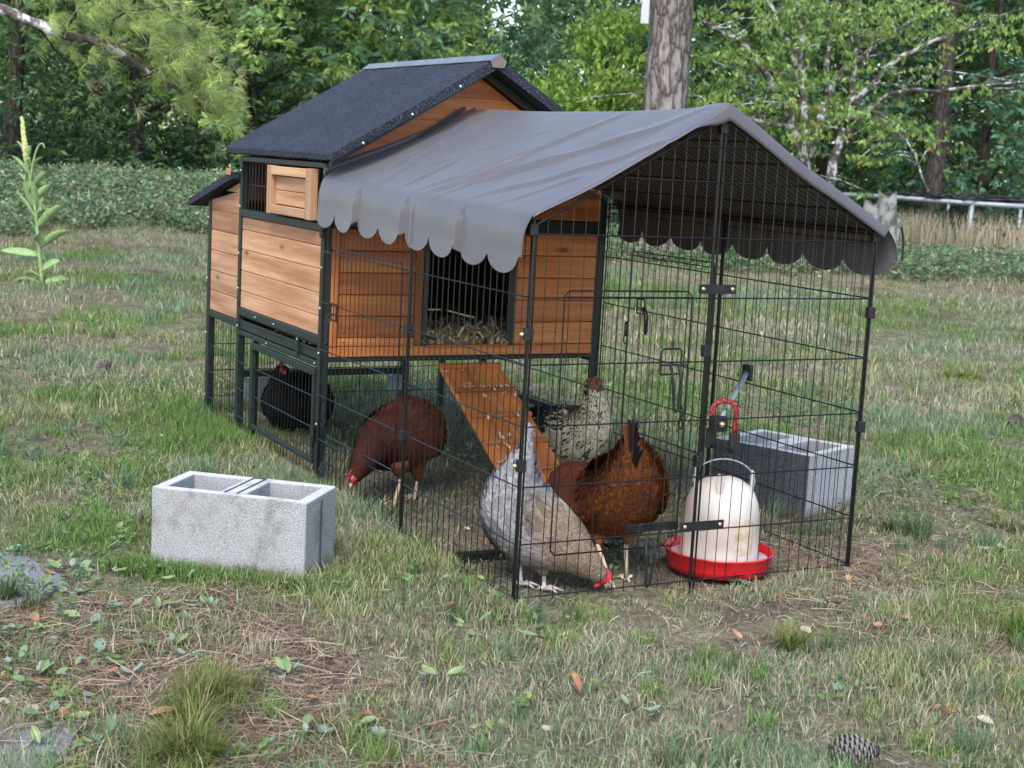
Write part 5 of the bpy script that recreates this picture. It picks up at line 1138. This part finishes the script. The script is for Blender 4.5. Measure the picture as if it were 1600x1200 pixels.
# broad-leaved weeds and fallen leaves
WEED = noisy('weed leaf', (.13, .19, .075), (.22, .30, .12), 14, .5, .3, .002); WEEDB = noisy('blue green weed leaf', (.15, .21, .16), (.24, .31, .24), 14, .55, .3, .002)
DEAD = noisy('dead leaf', (.22, .10, .05), (.42, .24, .13), 24, .8, .4, .002); DEADP = noisy('bleached dead leaf', (.30, .25, .18), (.42, .36, .27), 24, .8, .4, .002)
def gpt(px, py):
    v = _f + _r*(px-800)/FPX - _u*(py-600)/FPX; t = -CAM[2]/v[2]; p = CAM+v*t; return np.array([p[0], p[1], float(gh(p[0], p[1]))])
def leafm(name, mat, ln, wd, curl, seed, lift=.1):
    g = np.random.default_rng(seed); m = 7; V = []
    for k in range(m+1):
        q = k/m; w_ = wd*math.sin(math.pi*min(1, q*.95+.05))**.75*(1+.12*(k % 2)); 
        for s_ in (-1, -.5, 0, .5, 1): V.append((ln*q*.97, w_*s_*.5, lift*ln*q+curl*ln*(abs(s_)**1.5*.35+.3*math.sin(q*3.0+seed))+g.normal(0, .0008)))
    F = [(k*5+j, k*5+j+1, k*5+j+6, k*5+j+5) for k in range(m) for j in range(4)]
    return MB().add(V, F).mesh(name, mat, True)
LM = [leafm('leaf', WEED, .05, .022, .12, 1, .35), leafm('leaf', WEED, .042, .018, .2, 2, .5), leafm('leaf', WEEDB, .045, .024, .15, 3, .3), leafm('leaf', WEEDB, .035, .02, .2, 4, .15)]
g = np.random.default_rng(101)
weeds = [(20, 1050), (30, 1085), (75, 995), (60, 930), (110, 900), (75, 1130), (140, 985), (190, 960), (250, 965), (150, 1035), (230, 1010), (270, 1020), (120, 935), (310, 985), (330, 960), (170, 905), (70, 1180), (160, 1175), (285, 915), (450, 1065), (400, 1185), (480, 1160), (20, 1000), (60, 1065), (205, 1065), (120, 1090), (1430, 1060), (1330, 1075), (690, 1075), (985, 1120), (545, 1150), (860, 1010), (1300, 945), (1560, 870), (735, 985), (1180, 905), (40, 860), (175, 840), (240, 900)]
LMK = [(60, 905, 'the upper flagstone'), (40, 1160, 'the lower flagstone'), (345, 1080, 'the largest olive tussock'), (300, 1180, 'the bottom edge tussock'), (232, 890, 'the near block left corner'), (480, 900, 'the near block right corner'), (803, 937, 'the nearest corner pole of the run'), (1120, 915, 'the red waterer tray'), (1322, 890, 'the right corner pole of the run'), (1333, 1180, 'the nearest pine cone'), (1230, 1010, 'the leaning tuft in front of the waterer'), (1475, 1045, 'the sparse blue green tuft'), (1590, 1000, 'the broad bladed tuft at the right edge'), (720, 900, 'the grass fringe of the left run panel')]
def SIDE(x, y):
    a, b, n_ = min(LMK, key=lambda l: math.hypot(l[0]-x, l[1]-y)); dx_, dy_ = x-a, y-b
    w_ = ('right of ' if dx_ > 0 else 'left of ') if abs(dx_) > abs(dy_) else ('in front of ' if dy_ > 0 else 'behind '); return ('far ' if math.hypot(dx_, dy_) > 110 else 'just ')+w_+n_
for i, (px, py) in enumerate(weeds):
    p = gpt(px, py); t = thing('weed_plant', ('pale ' if i % 3 == 0 else 'small ' if i % 3 == 1 else '')+'leafy weed '+SIDE(px, py), 'weed', tuple(p), 'broad leaved weeds in the foreground', g.random()*6.28)
    for k in range(int(g.integers(4, 8))):
        o = bpy.data.objects.new('leaf', LM[int(g.integers(0, 4))]); a = g.random()*6.28; s_ = .35+.55*g.random(); rd = .008+.03*g.random(); o.location = (rd*math.cos(a), rd*math.sin(a), .012+.012*g.random()); o.rotation_euler = (g.normal(0, .4), g.normal(.08, .25), a); o.scale = (s_, s_, s_); link(o, t)
DL = [leafm('dead_leaf', DEAD, .045, .026, .35, 11, .1), leafm('dead_leaf', DEAD, .06, .022, .5, 12, .2), leafm('dead_leaf', DEADP, .04, .028, .3, 13, .1), leafm('dead_leaf', DEAD, .036, .03, .4, 14, .1)]
for i, (px, py) in enumerate([(85, 905), (115, 912), (45, 1125), (90, 1122), (165, 1060), (60, 985), (250, 920), (1330, 905), (1345, 915), (555, 1135), (1395, 1080), (1470, 1110), (1490, 1105), (1500, 1120), (1550, 1140), (1365, 985), (1400, 820), (620, 1010), (860, 1150), (1080, 1160), (700, 960), (380, 1010), (1250, 985), (480, 1100), (1160, 1000), (230, 1130), (15, 1110), (1420, 975), (1290, 890), (905, 1090), (520, 1040)]):
    o = bpy.data.objects.new('dead_leaf', DL[i % 4]); p = gpt(px, py); o.location = (p[0], p[1], p[2]+.014); o.rotation_euler = (g.normal(0, .3), g.normal(0, .3), g.random()*6.28); s_ = .45+.4*g.random(); o.scale = (s_, s_, s_); link(o)
    tone = 'bleached tan' if i % 4 == 2 else 'rusty brown'; tag(o, ('small ' if i % 5 == 0 else 'curled ' if i % 5 in (1, 3) else '')+f'{tone} leaf '+SIDE(px, py), 'dead leaf', 'dead leaves lying in the grass')
# small white chips in the run
CH = MB().ball((0, 0, 0), (.009, .006, .004), 7, 5).mesh('wood_chip', noisy('pale chip', (.6, .55, .42), (.8, .76, .66), 60, .8, .3), True)
for px, py, w_ in ((730, 829, 'between the grey hen and the red hen'), (830, 884, 'between the feet of the grey hen'), (545, 716, 'by the lowered head of the red hen'), (735, 868, 'in front of the left run panel bar'), (985, 892, 'below the chestnut hen'), (1265, 783, 'at the foot of the dark sided cinder block'), (700, 706, 'behind the red hen')):
    o = bpy.data.objects.new('wood_chip', CH); p = gpt(px, py); o.location = (p[0], p[1], p[2]+.012); o.rotation_euler = (0, .3, px); s_ = .95 if px != 545 else .6; o.scale = (s_, s_, s_); link(o); tag(o, 'small pale wood chip on the ground '+w_, 'wood chip', 'pale chips in and around the run')
# pine cones
def cone(px, py, label, ln=.085, rot=0.0):
    p = gpt(px, py); t = thing('pine_cone', label, 'pine cone', (p[0], p[1], p[2]+.032), 'pine cones lying on the lawn', rot)
    key = 'conescale'
    if key not in _cache:
        m = MB(); V = [(-.002, 0, 0), (.010, -.005, .0012), (.019, -.0085, .003), (.0245, -.004, .006), (.0245, .004, .006), (.019, .0085, .003), (.010, .005, .0012)]
        V2 = [(a, b, c-.0028) for a, b, c in V]; nn = len(V); m.cur = 0; m.add(V+V2, [tuple(range(nn)), tuple(range(nn, 2*nn))[::-1]]+[(i+nn, (i+1) % nn+nn, (i+1) % nn, i) for i in range(nn)]); m.mi = [0, 0]+[1 if i in (2, 3, 4) else 0 for i in range(nn)]
        _cache[key] = m.mesh('cone_scale', [noisy('cone brown', (.045, .035, .03), (.10, .08, .068), 40, .8, .3), noisy('cone tip', (.12, .11, .10), (.26, .24, .22), 60, .8, .3)])
    cc = MB().tube([(-ln/2, 0, 0), (0, 0, 0), (ln/2, 0, 0)], [.009, .012, .006], 10).obj('core', _cache[key].materials[0], t, True)
    N_ = 92
    for k in range(N_):
        q = k/(N_-1); x = -ln/2+ln*q; a = k*2.39996; rad = 1.25*math.sin(math.pi*(q*.80+.12))**.6; o = bpy.data.objects.new('cone_scale', _cache[key])
        Mx = Matrix.Translation((x, 0, 0)) @ Matrix.Rotation(a, 4, 'X') @ Matrix.Rotation(-math.pi/2+.75-.5*q, 4, 'Y'); o.matrix_world = Mx @ Matrix.Diagonal((rad, rad, rad, 1)); o.location = Mx.to_translation(); link(o, t)
cone(1333, 1199, 'grey brown open pine cone at the bottom edge of the photo', .085, YAW+math.pi/2+.15)
cone(160, 582, 'dark pine cone far out on the lawn left of the coop', .10, .3)
cone(1585, 668, 'pine cone near the right edge of the lawn', .09, 1.9)
# flagstones
def stone(pts, label):
    P = np.array([gpt(*a) for a in pts]); c = P.mean(0); g2 = np.random.default_rng(len(pts)+int(pts[0][1])); Q = []
    for i in range(len(P)):
        a, b = P[i], P[(i+1) % len(P)]
        for q in (0, .33, .66): Q.append(a*(1-q)+b*q+g2.normal(0, .006, 3)*np.array([1, 1, 0]))
    Q = [(v[0]-c[0], v[1]-c[1], 0) for v in Q]; m = MB(); m.prism(Q, (0, 0, .022)); o = m.obj('flagstone', SLATE, loc=(c[0], c[1], c[2]-.010)); bv = o.modifiers.new('b', 'BEVEL'); bv.width = .004; bv.segments = 2; bv.limit_method = 'ANGLE'; tag(o, label, 'flagstone', 'flagstones at the left edge')
stone([(-90, 862), (30, 868), (105, 912), (60, 948), (-60, 950)], 'blue grey flagstone at the left edge behind the dark tuft')
stone([(-140, 1118), (60, 1122), (130, 1140), (95, 1190), (30, 1230), (-160, 1240)], 'blue grey flagstone in the bottom left corner of the photo')
# pipe frame with netting, stump, tall dry grass
def pipe_frame():
    d = 17.5; org = at(1517, 395, d); org[2] = float(gh(org[0], org[1])); t = thing('pipe_frame', 'pale galvanized pipe frame with bunched dark netting at the right edge of the lawn', 'pipe frame', tuple(org)); o3 = np.array(org)
    A = lambda x, y, dd=0: at(x, y, d+dd)-o3; MB().tube(catmull([A(1180, 298, .9), A(1330, 305, .4), A(1378, 307, .2), A(1520, 318), A(1640, 326), A(1800, 345, .6)], 20), .030, 12).obj('rail', STEELC, t, True)
    for x0_, y0_, x1_, y1_, dd, r in ((1519, 318, 1508, 412, 0, .030), (1378, 307, 1374, 345, .2, .024), (1482, 318, 1477, 400, .8, .015), (1595, 326, 1585, 415, .5, .022), (1740, 345, 1738, 430, .5, .03)):
        a = A(x0_, y0_, dd); b = A(x1_, y1_, dd); b[2] = min(b[2], float(gh(*(b+o3)[:2]))-o3[2]); MB().tube([a, b], r, 10).obj('leg', STEELC, t, True)
    g = np.random.default_rng(111); net = MB()
    for k in range(10):
        pts = [A(1400+k*6+i*24+g.normal(0, 6), 303+i*1.4+g.normal(0, 3.2), .1+g.normal(0, .06)) for i in range(9)]; net.tube(catmull(pts, 26), .010+.012*g.random(), 6)
    for k in range(9):
        net.tube(catmull([A(1512-k*3, 322, .15), A(1505-k*5, 350, .2), A(1496-k*4, 375+g.normal(0, 4), .25), A(1470+k*3, 392, .3)], 12), .010, 5)
    V = []; 
    for i in range(13):
        for j in range(9): q = j/8; V.append(A(1432+i*6.6*(1-.25*q)+q*14, 322+q*58+4*math.sin(i*1.3), .25+.05*math.sin(i)))
    net.obj('netting', BLACKP, t, True)
pipe_frame()
def stump():
    p = at(1374, 352, 15.4); z = float(gh(p[0], p[1])); t = thing('tree_stump', 'ragged white lichened stump beneath the pipe rail', 'stump', (p[0], p[1], z-.05)); wm_ = noisy('bleached stump wood', (.08, .08, .07), (.26, .27, .25), 9, .95, .8, .02, 6, stops=(.4, .56)); H = at(1374, 318, 15.4)[2]-z
    for i, (ox, r, hh) in enumerate(((-.10, .10, .95), (.06, .12, 1.1), (.17, .05, .75), (-.01, .09, .7))):
        V = []; ns = 14; m = MB()
        for k in range(8):
            for j in range(ns):
                a = 2*math.pi*j/ns; rr = r*(1.25-.5*k/7)*(1+.10*math.sin(3*a+i)+.06*math.sin(7*a+i)); zz_ = (H+.08)*hh*k/7*(1 if k < 7 else 1+.07*math.sin(a*3+i)); V.append((RH[0]*ox+rr*math.cos(a), RH[1]*ox+rr*math.sin(a), zz_))
        m.add(V, [(k*ns+j, k*ns+(j+1) % ns, (k+1)*ns+(j+1) % ns, (k+1)*ns+j) for k in range(7) for j in range(ns)]+[tuple(range(7*ns, 8*ns))]); m.obj('trunk_piece', wm_, t, True)
stump()
g = np.random.default_rng(121); n = 14000; dv = 16.9+g.random(n)*3.2; lv = 4.0+g.random(n)*6; x = CAM[0]+dv*FH[0]+lv*RH[0]; y = CAM[1]+dv*FH[1]+lv*RH[1]
V, F, c = blades(x, y, .30+.32*g.random(n), .006+.006*g.random(n), .15+.35*g.random(n), np.array([(.50, .43, .28), (.42, .35, .22), (.58, .52, .37), (.32, .29, .18)])[g.integers(0, 4, n)], seed=122)
o = np_obj('tall_dry_grass', V, F, GRASSM, c); o['kind'] = 'stuff'; tag(o, 'tall straw coloured grass behind the pipe frame', 'tall grass')
